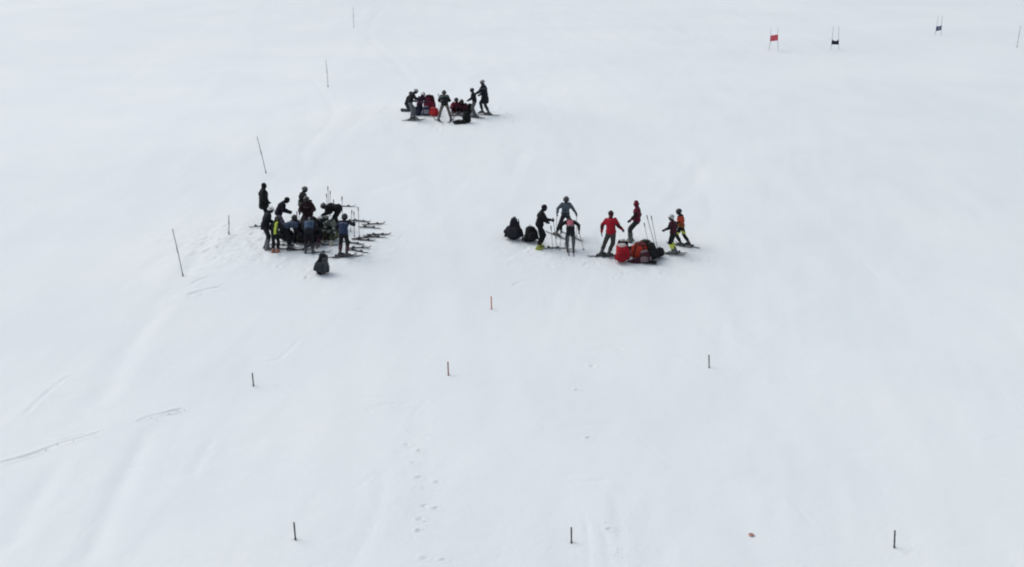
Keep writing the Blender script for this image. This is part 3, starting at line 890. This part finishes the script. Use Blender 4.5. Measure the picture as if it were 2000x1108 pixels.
        for sg in (-1, 1):
            m = MB(); m.ell(h_((sg * 0.033, 0.088, 0.008)), Hd, (0.012 * hs, 0.01 * hs, 0.009 * hs), 1, 8, 6); obj('eye', m.mesh(), plastic((0.03, 0.025, 0.02)), root)
    W = lambda p: V((x0, y0, zg)) + Rz @ p
    return dict(root=root, hand=[W(wr[i] + (wr[i] - el[i]).normalized() * 0.085 * s) for i in (0, 1)], Rz=Rz, at=V((x0, y0, zg)), s=s)

def held_pole(p, i, off, label, rgb=(0.22, 0.23, 0.25), up=0.10, group='ski poles'):
    """pole in hand i, its tip on the snow at an offset (person frame, metres) from the hand"""
    h = p['hand'][i]
    o = p['Rz'] @ V((off[0], off[1], 0))
    tip = V((h.x + o.x, h.y + o.y, 0)); tip.z = gz(tip.x, tip.y) - 0.03
    top = h + (h - tip).normalized() * up
    return ski_pole(top, tip, label, rgb, group)

def stuck_pole(top_off, base_xy, L, label, rgb=(0.22, 0.23, 0.25), sink=0.04, lift=0.0):
    x, y = base_xy
    b = V((x, y, gz(x, y) - sink + lift))
    return ski_pole(b + V((top_off[0], top_off[1], 1)).normalized() * L, b, label, rgb)

HANG = ((-0.12, 0.06, -0.48), (0.12, 0.06, -0.48))
def sit(**k):
    d = dict(ph=0.12, feet=((-0.16, 0.62, 10), (0.16, 0.62, -10)), lean=10, hunch=22, knee=0.3, py=-0.1, hands=((-0.02, 0.38, -0.2), (0.02, 0.38, -0.2)))
    d.update(k); return d
def kneel(**k):
    d = dict(ph=0.50, feet=((-0.13, -0.36, 0, -60, 0.05), (0.13, -0.36, 0, -60, 0.05)), lean=14, hunch=14, knee='kneel', hands=((0.0, 0.36, -0.26), (0.0, 0.36, -0.26)))
    d.update(k); return d
SK = (0.06, 0.065, 0.07)

# ------------------------------------------------------------------ top group
GA = 'skiers in the top group'
person((-5.64, 62.96), -82, 'person in pale helmet, black jacket and grey trousers reaching right, top group', 1.72, feet=((-0.1, 0.12), (0.12, -0.06)), py=-0.12, lean=14, hunch=14, head=(-10, 0),
       hands=((-0.02, 0.38, -0.26), (0.0, 0.34, -0.3)), jacket=BLACK, trousers=GREY, boots=(0.03, 0.035, 0.04), hat=('helmet', (0.42, 0.45, 0.46)), skis=(0.12, 0.13, 0.13), skiL=1.25, group=GA)
person((-6.16, 65.24), -95, 'person kneeling in black behind the leftmost skier of the top group', 1.6, jacket=(0.015, 0.016, 0.022), trousers=DGREY, boots=DGREY, hat=('helmet', COAL), group=GA, **kneel(lean=10, ph=0.46))
person((-5.37, 64.68), -140, 'person kneeling in a plum jacket and striped white helmet in the top group', 1.72, jacket=(0.07, 0.03, 0.06), trousers=NAVY, hat=('helmet', WHITE), stripe=MAROON, group=GA, **kneel(lean=18, head=(-8, 0)))
backpack(*(-5.45, 64.27), 0.55, 0.42, 0.52, NAVY, 'navy bag standing below the plum jacket kneeler, nearer the left', yaw=170, roll=6, rgb2=(0.03, 0.032, 0.06))
backpack(*(-4.97, 64.21), 0.5, 0.42, 0.52, (0.05, 0.05, 0.085), 'navy bag with a pale grey patch, beside the bright red bag', yaw=200, pitch=8, rgb2=(0.26, 0.27, 0.32))
backpack(*(-4.86, 65.55), 0.66, 0.46, 0.86, (0.15, 0.014, 0.035), 'large dark red backpack with black sides behind the bright red bag', yaw=185, rgb2=(0.17, 0.02, 0.04), lid=DMAROON, side=DMAROON, taper=0.9)
backpack(*(-4.49, 64.09), 0.58, 0.42, 0.46, (0.42, 0.02, 0.03), 'bright red bag lying low in the middle of the top group', yaw=160, rgb2=(0.46, 0.03, 0.035), lid=(0.45, 0.08, 0.08), taper=0.85)
stuck_pole((0.0, -0.02), (-4.26, 64.57), 1.22, 'ski pole stuck upright left of the wide-legged skier, left of two', (0.3, 0.31, 0.3))
stuck_pole((0.06, -0.06), (-4.19, 64.43), 1.1, 'ski pole stuck upright left of the wide-legged skier, right of two', (0.3, 0.31, 0.3))
person((-3.80, 62.78), 8, 'wide-legged person in dark jacket with pale shoulder stripe, top group, seen from behind', 1.7, feet=((-0.36, 0.0), (0.36, 0.06)), puffy=1.8, coat=0.1, lean=22, hunch=8, head=(8, 0), hands=((-0.04, 0.28, -0.3), (0.06, 0.26, -0.3)),
       jacket=(0.016, 0.02, 0.02), jpaint=([(0.10, 0.14, 0.14)], lambda q, arm: 1 if 0.0 < q.z < 0.07 and q.y < 0.05 else 0), trousers=BROWNGREY, boots=DGREY, hat=('helmet', (0.025, 0.032, 0.036)), skis=(0.2, 0.21, 0.22), skiL=1.3, skiyaw=(20, -20), group=GA)
person((-3.22, 64.74), 178, 'person sitting in maroon jacket and black helmet facing down-slope in top group', 1.8, puffy=2.4, jacket=(0.17, 0.025, 0.05), trousers=DMAROON, boots=GREY, hat=('helmet', BLACK), group=GA, **sit(head=(5, 0), feet=((-0.2, 0.5, 10), (0.2, 0.5, -10))))
person((-2.79, 64.48), 150, 'person sitting hunched in dark maroon clothes and maroon helmet in top group', 1.76, puffy=2.4, jacket=DMAROON, trousers=(0.02, 0.012, 0.014), boots=GREY, hat=('helmet', (0.05, 0.014, 0.02)), group=GA, **sit(head=(-10, 10), feet=((-0.2, 0.48, 10), (0.2, 0.48, -10))))
backpack(*(-2.54, 62.49), 0.46, 0.36, 0.62, (0.013, 0.016, 0.015), 'upright black backpack at the front right of the top group', yaw=30, roll=-4)
duffel(*(-2.93, 62.23), 0.72, 0.13, (0.016, 0.018, 0.017), 'flat black bag lying on the snow at the front of the top group', yaw=4)
backpack(*(-2.45, 64.69), 0.42, 0.36, 0.55, (0.012, 0.014, 0.013), 'black bag standing behind the grey-trousered skier at right of top group', yaw=190)
person((-2.15, 63.72), 75, 'person in black jacket and grey trousers with dark helmet, second from right in top group', 1.57, lean=5, head=(-8, 8), hands=((-0.1, 0.22, -0.38), (0.06, 0.25, -0.36)), jacket=(0.014, 0.017, 0.022), trousers=(0.11, 0.11, 0.115),
       boots=DGREY, hat=('helmet', (0.03, 0.036, 0.042)), skis=(0.14, 0.15, 0.14), skiL=1.3, group=GA)
person((-1.58, 64.52), 78, 'tall person in long black coat and pale helmet, at the right end of top group', 1.92, feet=((-0.12, -0.22), (0.12, 0.18)), lean=6, hunch=2, head=(-5, 0), hands=((0.02, 0.36, -0.36), (0.06, 0.22, -0.4)), jacket=(0.014, 0.016, 0.022), coat=0.38, puffy=2.8,
       trousers=(0.03, 0.034, 0.036), boots=DGREY, hat=('helmet', (0.38, 0.39, 0.42)), skis=(0.14, 0.15, 0.14), skiL=1.45, group=GA,
       jpaint=([(0.06, 0.065, 0.08)], lambda q, arm: 1 if -0.03 < q.z < 0.05 and q.x < -0.02 else 0))

# ------------------------------------------------------------------ left group
GB = 'skiers in the large left group'
person((-10.46, 46.16), -70, 'person in long hooded black parka standing above the left group', 1.7, lean=-2, hunch=2, head=(-14, 0), hands=((-0.08, 0.12, -0.44), (0.08, 0.14, -0.42)), jacket=(0.011, 0.013, 0.016), coat=0.28, puffy=3.6, trousers=BLACK, boots=BLACK, hat=('hood', BLACK), group=GB)
person((-9.76, 43.29), -62, 'person in white helmet and black jacket, left edge of large group, arm trailing back', 1.7, puffy=1.8, py=-0.04, lean=12, hunch=8, head=(-12, 0), hands=((-0.05, 0.3, -0.36), (0.12, -0.30, -0.40)), jacket=(0.012, 0.013, 0.02), trousers=COAL, boots=GREY,
       tpaint=([GREY], lambda c: 1 if c.z < 0.45 else 0), hat=('helmet', WHITE), group=GB)
person((-9.35, 42.97), -15, 'child in black with a neon yellow panel and orange boots in the left group', 1.42, lean=10, hunch=16, head=(-25, 0), hands=((-0.12, 0.16, -0.4), (0.08, 0.22, -0.38)), jacket=(0.013, 0.014, 0.017), trousers=(0.012, 0.013, 0.014), boots=(0.42, 0.15, 0.08),
       jpaint=([NEON, (0.10, 0.16, 0.02)], lambda q, arm: 0 if arm else (1 if 0.03 < q.x < 0.12 and q.z > -0.6 and q.y < 0.06 else (2 if 0.0 < q.x < 0.17 and q.y < 0.06 else 0))), hat=('helmet', (0.02, 0.021, 0.025)), group=GB)
person((-9.51, 44.88), -75, 'person in dark beanie and black jacket with lavender-grey trousers, bending over in left group', 1.62, py=-0.08, lean=16, hunch=16, head=(-18, 0), hands=((0, 0.24, -0.34), (0.02, 0.22, -0.36)), puffy=1.8, jacket=(0.011, 0.011, 0.018), trousers=LAVENDER, hat=('beanie', BLACK), group=GB)
person((-8.87, 43.41), -65, 'person in slate-blue top and black trousers stooping deeply in left group', 1.62, feet=((-0.14, 0.06), (0.14, -0.06)), py=-0.2, lean=62, hunch=22, head=(-15, 0), hands=((-0.02, 0.24, -0.4), (0.02, 0.2, -0.42)), jacket=(0.055, 0.075, 0.12), trousers=(0.012, 0.013, 0.016),
       jpaint=([BLACK], lambda q, arm: 1 if arm else 0), hat=('helmet', BLACK), group=GB)
person((-8.81, 45.91), -60, 'person in grey-green jacket and pale helmet at the back of left group', 1.62, puffy=1.8, lean=5, head=(-10, 0), hands=((-0.05, 0.3, -0.3), (0.08, 0.2, -0.34)), jacket=(0.085, 0.105, 0.095), jpaint=([BLACK], lambda q, arm: 1 if q.y < -0.02 and q.z > -0.25 else 0), trousers=BLACK, hat=('helmet', (0.13, 0.16, 0.15)), group=GB)
person((-8.35, 44.78), 176, 'person in dark maroon jacket with a pale chest stripe facing down-slope in left group', 1.62, puffy=2.2, lean=8, hunch=10, head=(-12, 0), hands=((-0.1, 0.3, -0.3), (0.1, 0.26, -0.34)), jacket=(0.028, 0.014, 0.018), jpaint=([(0.10, 0.075, 0.085)], lambda q, arm: 1 if -0.01 < q.z < 0.05 and q.y > 0 and abs(q.x) < 0.15 else 0),
       trousers=(0.045, 0.032, 0.055), boots=COAL, hat=('helmet', (0.018, 0.017, 0.017)), group=GB)
person((-8.64, 44.03), 170, 'person kneeling in all black with black helmet in the middle of left group', 1.6, jacket=(0.012, 0.013, 0.013), trousers=BLACK, hat=('helmet', BLACK), group=GB, **kneel(lean=20))
person((-8.00, 42.88), 2, 'person with slate-blue back and black shorts, seen from behind in left group', 1.56, puffy=1.6, lean=26, hunch=26, head=(-25, 0), hands=((-0.06, 0.3, -0.34), (0.06, 0.3, -0.34)), feet=((-0.16, 0), (0.16, 0)), jacket=(0.018, 0.02, 0.028), trousers=(0.011, 0.012, 0.016), boots=DGREY,
       jpaint=([SLATE, (0.12, 0.14, 0.18)], lambda q, arm: 0 if arm else (2 if q.y < 0.02 and q.z > 0.08 and abs(q.x) < 0.19 else (1 if q.y < 0.03 and -0.30 < q.z < 0.10 and abs(q.x) < 0.21 else 0))), tpaint=([(0.05, 0.05, 0.058)], lambda c: 1 if c.z < 0.42 else 0), hat=('helmet', BLACK), group=GB)
person((-7.38, 45.57), 78, 'person in black bent double over the pile of bags in left group', 1.62, feet=((-0.14, 0.1), (0.14, -0.1)), py=-0.18, lean=72, hunch=10, head=(10, 0), hands=((-0.02, 0.2, -0.36), (0.02, 0.24, -0.34)), jacket=(0.013, 0.014, 0.014), trousers=(0.011, 0.013, 0.012), hat=('helmet', (0.16, 0.17, 0.17)), puffy=3.0, group=GB)
person((-7.40, 44.22), 172, 'person sitting in mottled green and white jacket among bags in left group', 1.66, jacket=(0.05, 0.075, 0.055), boots=IVORY, jpaint=([(0.30, 0.33, 0.29), (0.012, 0.018, 0.014)], lambda q, arm: (1 if noise.noise(q * 9) > 0.22 else (2 if noise.noise(q * 9) < -0.1 else 0))),
       trousers=(0.05, 0.06, 0.035), hat=('helmet', (0.02, 0.03, 0.024)), group=GB, **sit(head=(-5, 0), feet=((-0.2, 0.5, 12), (0.2, 0.5, -12))))
p = person((-6.57, 42.50), -8, 'person with navy-blue back and dark helmet at right of left group, arm raised', 1.6, lean=9, hunch=10, head=(-6, 0), hands=((-0.16, 0.2, -0.38), (0.20, 0.2, -0.06)), feet=((-0.15, 0.0), (0.15, -0.05)), jacket=(0.013, 0.016, 0.02), trousers=(0.013, 0.013, 0.018), boots=(0.05, 0.05, 0.058),
       jpaint=([BLUE, (0.11, 0.13, 0.20)], lambda q, arm: 0 if arm else (2 if q.y < 0 and 0.03 < q.z < 0.08 and abs(q.x) < 0.17 else (1 if q.y < 0.04 and -0.42 < q.z < 0.04 else 0))), tpaint=([(0.075, 0.04, 0.045)], lambda c: 1 if c.z < 0.52 else 0), hat=('helmet', (0.02, 0.024, 0.026)), group=GB, skis=(0.10, 0.10, 0.11), skiL=1.25, skiyaw=(-62, -66))
held_pole(p, 1, (0.04, -0.05), 'ski pole in the raised right hand of the navy-backed person', (0.3, 0.31, 0.3), 0.12)
backpack(*(-7.20, 40.82), 0.54, 0.44, 0.78, (0.013, 0.015, 0.02), 'large black backpack with grey left side standing alone below the left group', yaw=168, rgb2=(0.035, 0.04, 0.05), side=(0.075, 0.08, 0.083), lid=(0.012, 0.014, 0.018), taper=0.6, roll=-7)
backpack(*(-7.94, 44.21), 0.5, 0.4, 0.5, (0.035, 0.022, 0.028), 'dark plum bag right of the slate-blue-backed person', yaw=175, rgb2=(0.06, 0.04, 0.045))
backpack(*(-7.65, 44.22), 0.42, 0.36, 0.46, (0.085, 0.015, 0.022), 'dark red bag in the pile of the left group', yaw=190, pitch=6, rgb2=(0.05, 0.012, 0.018))
backpack(*(-7.19, 44.34), 0.4, 0.36, 0.55, (0.065, 0.075, 0.035), 'olive bag at the right of the pile in left group', yaw=165, rgb2=(0.2, 0.2, 0.14), roll=6)
backpack(*(-8.00, 45.08), 0.5, 0.4, 0.55, (0.011, 0.012, 0.015), 'black bag under the white helmet in the left group', yaw=180)
backpack(*(-8.99, 44.14), 0.4, 0.36, 0.42, (0.012, 0.013, 0.014), 'black bag between the stooping and the kneeling person in left group', yaw=150)
loose_helmet(*(-7.94, 45.08), WHITE, 'white helmet resting on a black bag in the left group', 170, -20, 0.52)
TP = (0.28, 0.30, 0.25)
stuck_pole((-0.02, 0), (-7.90, 47.24), 1.28, 'ski pole with the highest grip behind the bent-over person in left group', TP)
stuck_pole((0.03, 0), (-7.84, 47.12), 1.13, 'ski pole right of the tallest one behind the bent-over person', TP)
stuck_pole((-0.05, 0), (-7.90, 46.99), 1.05, 'ski pole left of the tallest one behind the bent-over person', TP)
stuck_pole((0.0, 0), (-7.16, 46.18), 1.22, 'lone upright ski pole above the navy-backed person', (0.2, 0.21, 0.22))
stuck_pole((-0.02, 0), (-6.27, 44.77), 1.25, 'taller of two tan ski poles upright beside the loose skis', (0.30, 0.27, 0.20))
stuck_pole((0.01, 0), (-6.48, 44.77), 1.06, 'shorter of two tan ski poles upright beside the loose skis', (0.30, 0.27, 0.20))
stuck_pole((0.05, 0), (-8.77, 44.31), 1.2, 'ski pole grip rising behind the kneeling black figure, left of two', (0.2, 0.2, 0.19))
stuck_pole((0.08, 0), (-8.71, 44.31), 1.24, 'ski pole grip rising behind the kneeling black figure, right of two', (0.2, 0.2, 0.19))
backpack(*(-8.44, 43.97), 0.5, 0.42, 0.6, (0.012, 0.013, 0.013), 'black bag half hidden left of the slate-blue-backed person', yaw=160)
backpack(*(-9.23, 44.19), 0.44, 0.4, 0.5, (0.014, 0.015, 0.018), 'black bag behind the neon-panelled child', yaw=200)
backpack(*(-7.36, 44.91), 0.42, 0.36, 0.62, (0.16, 0.19, 0.16), 'pale grey-green bag behind the seated green-jacketed person', yaw=150, rgb2=(0.05, 0.065, 0.05), roll=10)
backpack(*(-7.78, 45.26), 0.44, 0.36, 0.6, (0.03, 0.045, 0.035), 'dark green bag behind the seated green-jacketed person', yaw=200, rgb2=(0.35, 0.37, 0.34), lid=(0.22, 0.25, 0.22), roll=-8)
backpack(*(-8.29, 45.49), 0.4, 0.36, 0.5, (0.02, 0.016, 0.02), 'black bag behind the dark maroon jacketed person', yaw=160)
stuck_pole((-0.12, 0.05), (-7.40, 46.12), 1.1, 'ski pole leaning beside the bent-over person in black', TP)
stuck_pole((0.10, 0.0), (-6.72, 45.29), 0.95, 'short pole standing between navy-backed person and tan poles', TP)
person((-7.86, 43.98), 165, 'person sitting in black jacket and dark maroon trousers beside the mottled green jacket', 1.6, jacket=(0.013, 0.014, 0.02), trousers=(0.05, 0.02, 0.028), boots=DGREY, hat=('helmet', BLACK), group=GB, **sit(feet=((-0.2, 0.46, 10), (0.2, 0.46, -10))))
LS = [((-6.49, 46.45), -104, 'ski lying highest of the loose skis right of the left group', (0.07, 0.075, 0.08), 30),
      ((-7.41, 48.31), -85, 'ski lying behind the lone upright pole in left group', (0.2, 0.2, 0.21), 0),
      ((-5.99, 45.73), -100, 'ski lying second from the top among the loose skis', (0.08, 0.08, 0.085), 0),
      ((-5.52, 44.86), -84, 'ski lying farthest right of the left group', (0.06, 0.065, 0.08), 25),
      ((-5.67, 44.68), -103, 'ski lying just below the farthest right ski', (0.10, 0.10, 0.12), 0),
      ((-6.04, 44.27), -96, 'ski lying flat beside the bases of the tan poles', (0.06, 0.06, 0.07), 0),
      ((-6.08, 44.43), -70, 'ski with dark binding leaning on the one by the tan poles', (0.09, 0.09, 0.10), 40),
      ((-6.15, 43.10), -112, 'ski lying right of the navy-backed person, pointing to lower right', (0.05, 0.05, 0.06), 0),
      ((-6.15, 43.37), -82, 'ski lying right of the navy-backed person, upper of two', (0.13, 0.12, 0.13), 20),
      ((-7.47, 43.71), -88, 'ski lying in front of the seated green-jacketed person', (0.12, 0.12, 0.13), 0),
      ((-9.12, 43.24), -98, 'ski lying under the stooping slate-blue person', (0.08, 0.08, 0.09), 0),
      ((-9.34, 43.63), -100, 'ski lying behind the neon-panelled child', (0.1, 0.1, 0.11), 20),
      ((-7.64, 42.89), -78, 'pale ski lying at the feet of the slate-blue-backed person', (0.3, 0.31, 0.33), 0),
      ((-5.88, 46.10), -76, 'ski lying between the top two loose skis, pointing uphill right', (0.07, 0.07, 0.08), 15),
      ((-6.41, 43.91), -108, 'ski lying right of the seated green-jacketed person, behind the navy back', (0.09, 0.09, 0.1), 10),
      ((-8.47, 43.14), -80, 'ski lying between the stooping person and the slate-blue back', (0.07, 0.07, 0.08), 0),
      ((-10.57, 45.79), -84, 'ski lying behind the trailing arm of the white-helmeted person', (0.2, 0.2, 0.22), 0)]
for at_, yw, lb, rgb, roll in LS:
    loose_ski(at_[0], at_[1], yw, rgb, lb, 1.02, roll)

# ------------------------------------------------------------------ right group
GC = 'skiers in the right group'
backpack(*(0.08, 44.72), 0.72, 0.52, 0.88, (0.013, 0.014, 0.02), 'tall pointed black bag, leftmost of the right group', yaw=170, rgb2=(0.02, 0.022, 0.028), taper=0.38)
backpack(*(0.78, 44.54), 0.56, 0.5, 0.62, (0.011, 0.012, 0.014), 'rounded black bag beside the person in neon boots', yaw=200, rgb2=(0.018, 0.018, 0.02), taper=0.6)
loose_helmet(*(0.52, 44.53), (0.20, 0.205, 0.21), 'grey helmet on the snow between two black bags', 120, 15)
p = person((1.11, 43.85), -82, 'person dressed all in black with neon yellow-green boots, holding a ski pole', 1.76, lean=5, hunch=8, head=(-10, 0), feet=((-0.11, 0.06), (0.11, -0.06)), hands=((-0.06, 0.2, -0.36), (0.02, 0.36, -0.26)), curl=(0.6, 1.3), jacket=(0.010, 0.010, 0.013), trousers=(0.010, 0.010, 0.013), boots=LIME, hat=('beanie', (0.014, 0.014, 0.017)), group=GC, puffy=1.5)
held_pole(p, 1, (0.02, 0.16), 'ski pole held by the person in neon boots')
loose_ski(*(1.65, 43.89), -84, (0.25, 0.26, 0.27), 'ski lying right of the neon boots', 1.3)
stuck_pole((-0.09, 0), (1.65, 43.94), 0.95, 'ski pole stuck in the snow right of the neon boots')
p = person((2.21, 45.19), -168, 'skier in steel-grey jacket gliding with legs apart and arms spread, right group', 1.58, feet=((0.0 - 0.26, 0.05), (0.38, -0.06)), lean=4, hunch=4, head=(-5, 0), hands=((-0.28, 0.05, -0.42), (0.26, 0.10, -0.38)), curl=(1.2, 1.2), jacket=STEEL, trousers=(0.022, 0.026, 0.032), boots=(0.09, 0.10, 0.10),
           jpaint=([(0.035, 0.04, 0.05)], lambda q, arm: 1 if (q.z < -0.1 and abs(q.x) < 0.2 and noise.noise(q * 8) > 0.0) else 0), hat=('helmet', (0.06, 0.062, 0.075)), group=GC, skis=(0.16, 0.16, 0.15), skiL=1.45, skiyaw=(25, 30))
held_pole(p, 0, (-0.02, -0.05), 'ski pole in left hand of the gliding steel-grey skier')
held_pole(p, 1, (0.02, -0.04), 'ski pole in right hand of the gliding steel-grey skier')
p = person((2.34, 43.66), 2, 'skier with pink-red back panel on black jacket, bent forward with two poles', 1.5, lean=44, hunch=14, head=(-45, 0), feet=((-0.14, 0), (0.14, -0.03)), py=-0.05, hands=((-0.24, 0.0, -0.40), (0.26, 0.0, -0.40)), curl=(1.2, 1.2), elbow=((-1, 0.1, 0.1), (1, 0.1, 0.1)), jacket=(0.014, 0.013, 0.017), trousers=(0.02, 0.022, 0.026), boots=DGREY,
           jpaint=([PINK, (0.16, 0.14, 0.16)], lambda q, arm: 0 if arm else (1 if q.y < 0 and -0.27 < q.z < 0.10 and abs(q.x) < 0.15 else (2 if q.y < 0 and -0.36 < q.z <= -0.27 and abs(q.x) < 0.12 else 0))),
           tpaint=([(0.10, 0.11, 0.12)], lambda c: 1 if c.z < 0.72 and c.y < 0.02 and abs(abs(c.x) - 0.13) < 0.06 else 0), hat=('helmet', (0.02, 0.018, 0.02)), group=GC, skis=(0.3, 0.31, 0.33), skiL=1.2, skiyaw=(3, -3))
held_pole(p, 0, (-0.06, -0.22), 'ski pole in left hand of the bent skier with pink-red back')
held_pole(p, 1, (0.18, -0.2), 'ski pole in right hand of the bent skier with pink-red back')
person((3.89, 43.01), -24, 'person in bright red jacket and grey trousers, arms apart, left of red bags', 1.76, py=0.05, lean=4, hunch=4, side=-5, head=(-6, -10), feet=((-0.34, 0.0), (-0.06, 0.05)), puffy=1.6, hands=((-0.18, -0.02, -0.48), (0.26, 0.14, -0.38)), elbow=((-1, -0.2, 0.3), (0.6, -0.4, -0.8)), jacket=(0.32, 0.011, 0.025), trousers=(0.05, 0.052, 0.052), boots=(0.04, 0.045, 0.05),
       jpaint=([(0.07, 0.012, 0.018)], lambda q, arm: 1 if arm and q.z < -0.05 else 0), hat=('beanie', (0.05, 0.02, 0.024)), gloves=COAL, group=GC, skis=(0.14, 0.15, 0.16), skiL=1.3, skiyaw=(-58, -60))
person((4.86, 44.76), 70, 'person in dark red jacket and black trousers leaning back behind the pile of bags', 1.74, py=-0.26, lean=-4, hunch=6, head=(-6, 0), ph=0.86, hands=((-0.08, 0.20, -0.42), (0.05, 0.08, -0.46)), jacket=(0.13, 0.014, 0.035), trousers=(0.028, 0.034, 0.034), boots=(0.10, 0.13, 0.11), hat=('hood', (0.05, 0.014, 0.022)), group=GC,
       jpaint=([(0.03, 0.012, 0.018)], lambda q, arm: 1 if arm else 0), tpaint=([(0.10, 0.13, 0.115)], lambda c: 1 if c.z < 0.45 else 0))
backpack(*(4.32, 42.58), 0.54, 0.46, 0.70, (0.34, 0.013, 0.024), 'tall red backpack with a pale top at the front of the right pile', yaw=176, rgb2=(0.26, 0.01, 0.018), lid=(0.5, 0.42, 0.42), taper=0.72)
backpack(*(4.43, 43.56), 0.46, 0.36, 0.52, (0.012, 0.013, 0.015), 'black bag behind the tall red backpack', yaw=30, lid=(0.5, 0.5, 0.5))
backpack(*(5.02, 42.91), 0.74, 0.5, 0.66, (0.42, 0.05, 0.028), 'orange-red backpack with dark straps in the right pile', yaw=-14, rgb2=(0.3, 0.12, 0.11), lid=(0.14, 0.03, 0.03), taper=0.8, roll=5)
backpack(*(5.26, 42.57), 0.5, 0.36, 0.48, (0.05, 0.016, 0.022), 'dark plum bag with grey edge at the front right of the pile', yaw=160, rgb2=(0.16, 0.12, 0.13), roll=12)
duffel(*(4.94, 42.56), 0.6, 0.11, (0.05, 0.012, 0.022), 'small dark maroon bag lying in front of the orange-red backpack', yaw=5)
backpack(*(5.59, 42.78), 0.46, 0.46, 0.72, (0.012, 0.013, 0.014), 'tall black bag at the right end of the pile', yaw=165, roll=14, taper=0.6)
backpack(*(5.33, 43.50), 0.66, 0.44, 0.58, (0.016, 0.02, 0.018), 'black bag rising behind the orange-red backpack', yaw=195, rgb2=(0.03, 0.035, 0.03))
backpack(*(5.85, 43.05), 0.34, 0.36, 0.40, (0.013, 0.013, 0.015), 'low black bag under the leaning poles at right of pile', yaw=120, roll=18)
duffel(*(5.45, 42.48), 0.42, 0.09, (0.014, 0.014, 0.016), 'small black bag lying at the front right corner of the pile', yaw=-18)
backpack(*(4.73, 43.26), 0.3, 0.3, 0.42, (0.03, 0.012, 0.016), 'small dark bag wedged between the red and orange backpacks', yaw=20)
backpack(*(-0.17, 45.04), 0.36, 0.3, 0.36, (0.014, 0.015, 0.02), 'small black bag behind the tall pointed one', yaw=60, roll=30)
loose_helmet(*(4.65, 42.64), WHITE, 'white helmet on the snow between the red and orange backpacks', 190, -10)
stuck_pole((-0.29, 0.02), (5.82, 43.36), 1.70, 'long ski pole leaning left over the pile, left of two', (0.09, 0.095, 0.105))
stuck_pole((-0.22, 0.0), (5.87, 43.26), 1.70, 'long ski pole leaning left over the pile, right of two', (0.09, 0.095, 0.105))
stuck_pole((-0.22, 0.05), (5.59, 44.46), 0.95, 'thin pale ski pole standing behind the pile near the dark red jacket', (0.5, 0.5, 0.5))
person((6.46, 43.48), 55, 'child in dark maroon jacket, white helmet and neon yellow boots at right of pile', 1.48, lean=4, hunch=6, head=(-4, 0), py=0.02, hands=((-0.12, 0.26, -0.34), (0.1, 0.12, -0.42)), jacket=(0.06, 0.014, 0.024), trousers=(0.013, 0.014, 0.017), boots=(0.13, 0.14, 0.14), hat=('helmet', (0.5, 0.51, 0.53)),
       stripe=(0.04, 0.04, 0.05), tpaint=([NEON], lambda c: 1 if c.z < 0.52 else 0), jpaint=([(0.014, 0.014, 0.018)], lambda q, arm: 1 if arm else 0), group=GC, skis=(0.2, 0.21, 0.22), skiL=1.1, skiyaw=(32, 34))
person((7.01, 44.35), 62, 'child in orange-red jacket and black-and-neon trousers, rightmost of all the skiers', 1.46, feet=((-0.12, 0.16), (0.12, -0.18)), py=0.16, lean=4, hunch=6, head=(-8, 10), hands=((-0.06, 0.2, -0.36), (0.06, 0.14, -0.4)), jacket=(0.42, 0.06, 0.03), trousers=(0.012, 0.014, 0.013), boots=COAL,
       jpaint=([(0.016, 0.016, 0.016), (0.22, 0.07, 0.02)], lambda q, arm: 1 if (q.z > 0.12 or (arm and q.z < -0.1)) else (2 if q.z < -0.22 else 0)), tpaint=([NEON], lambda c: 1 if 0.52 < c.z < 0.74 and math.sin(c.x * 26 + c.z * 30) > 0.1 else 0), hat=('helmet', (0.025, 0.03, 0.03)), group=GC, skis=(0.15, 0.16, 0.17), skiL=1.1)

# ------------------------------------------------------------------ loose snow crumbs kicked up round the groups and along the cut lines
def crumbs():
    mb = MB()
    spots = []
    for (cx, cy), rx, ry, amt in TROD:
        for k in range(150):
            a, q = rng.uniform(0, 6.28), abs(rng.normal(0, 0.8))
            spots.append((cx + math.cos(a) * q * rx, cy + math.sin(a) * q * ry * 2.2))
    for (ax, ay), (bx, by) in (((-13.54, 27.76), (-11.49, 29.32)), ((-10.66, 29.82), (-9.50, 30.70)), ((-4.04, 30.95), (-2.78, 31.10)), ((-11.74, 38.66), (-10.52, 39.67)), ((2.39, 25.63), (2.47, 23.78)), ((-2.49, 28.45), (-1.99, 23.68))):
        for k in range(45):
            t = rng.rand(); spots.append((ax + (bx - ax) * t + rng.normal(0, 0.12), ay + (by - ay) * t + rng.normal(0, 0.12)))
    for x, y in spots:
        r_ = 0.008 + 0.022 * rng.rand() ** 3
        z = gz(x, y)
        vs = [V((x, y, z)) + V((a * rng.uniform(0.7, 1.3), b * rng.uniform(0.7, 1.3), c * rng.uniform(0.5, 1.0))) * r_ for a, b, c in ((1, 0, 0), (-1, 0, 0), (0, 1, 0), (0, -1, 0), (0, 0, 1), (0, 0, -1))]
        mb.add(vs, [(0, 2, 4), (2, 1, 4), (1, 3, 4), (3, 0, 4), (2, 0, 5), (1, 2, 5), (3, 1, 5), (0, 3, 5)])
    o = obj('snow_crumbs', mb.mesh('snow_crumbs', False), SNOW)
    o['kind'] = 'stuff'; o['label'] = 'loose crumbs of snow scattered round the groups and tracks'; o['category'] = 'snow'
crumbs()
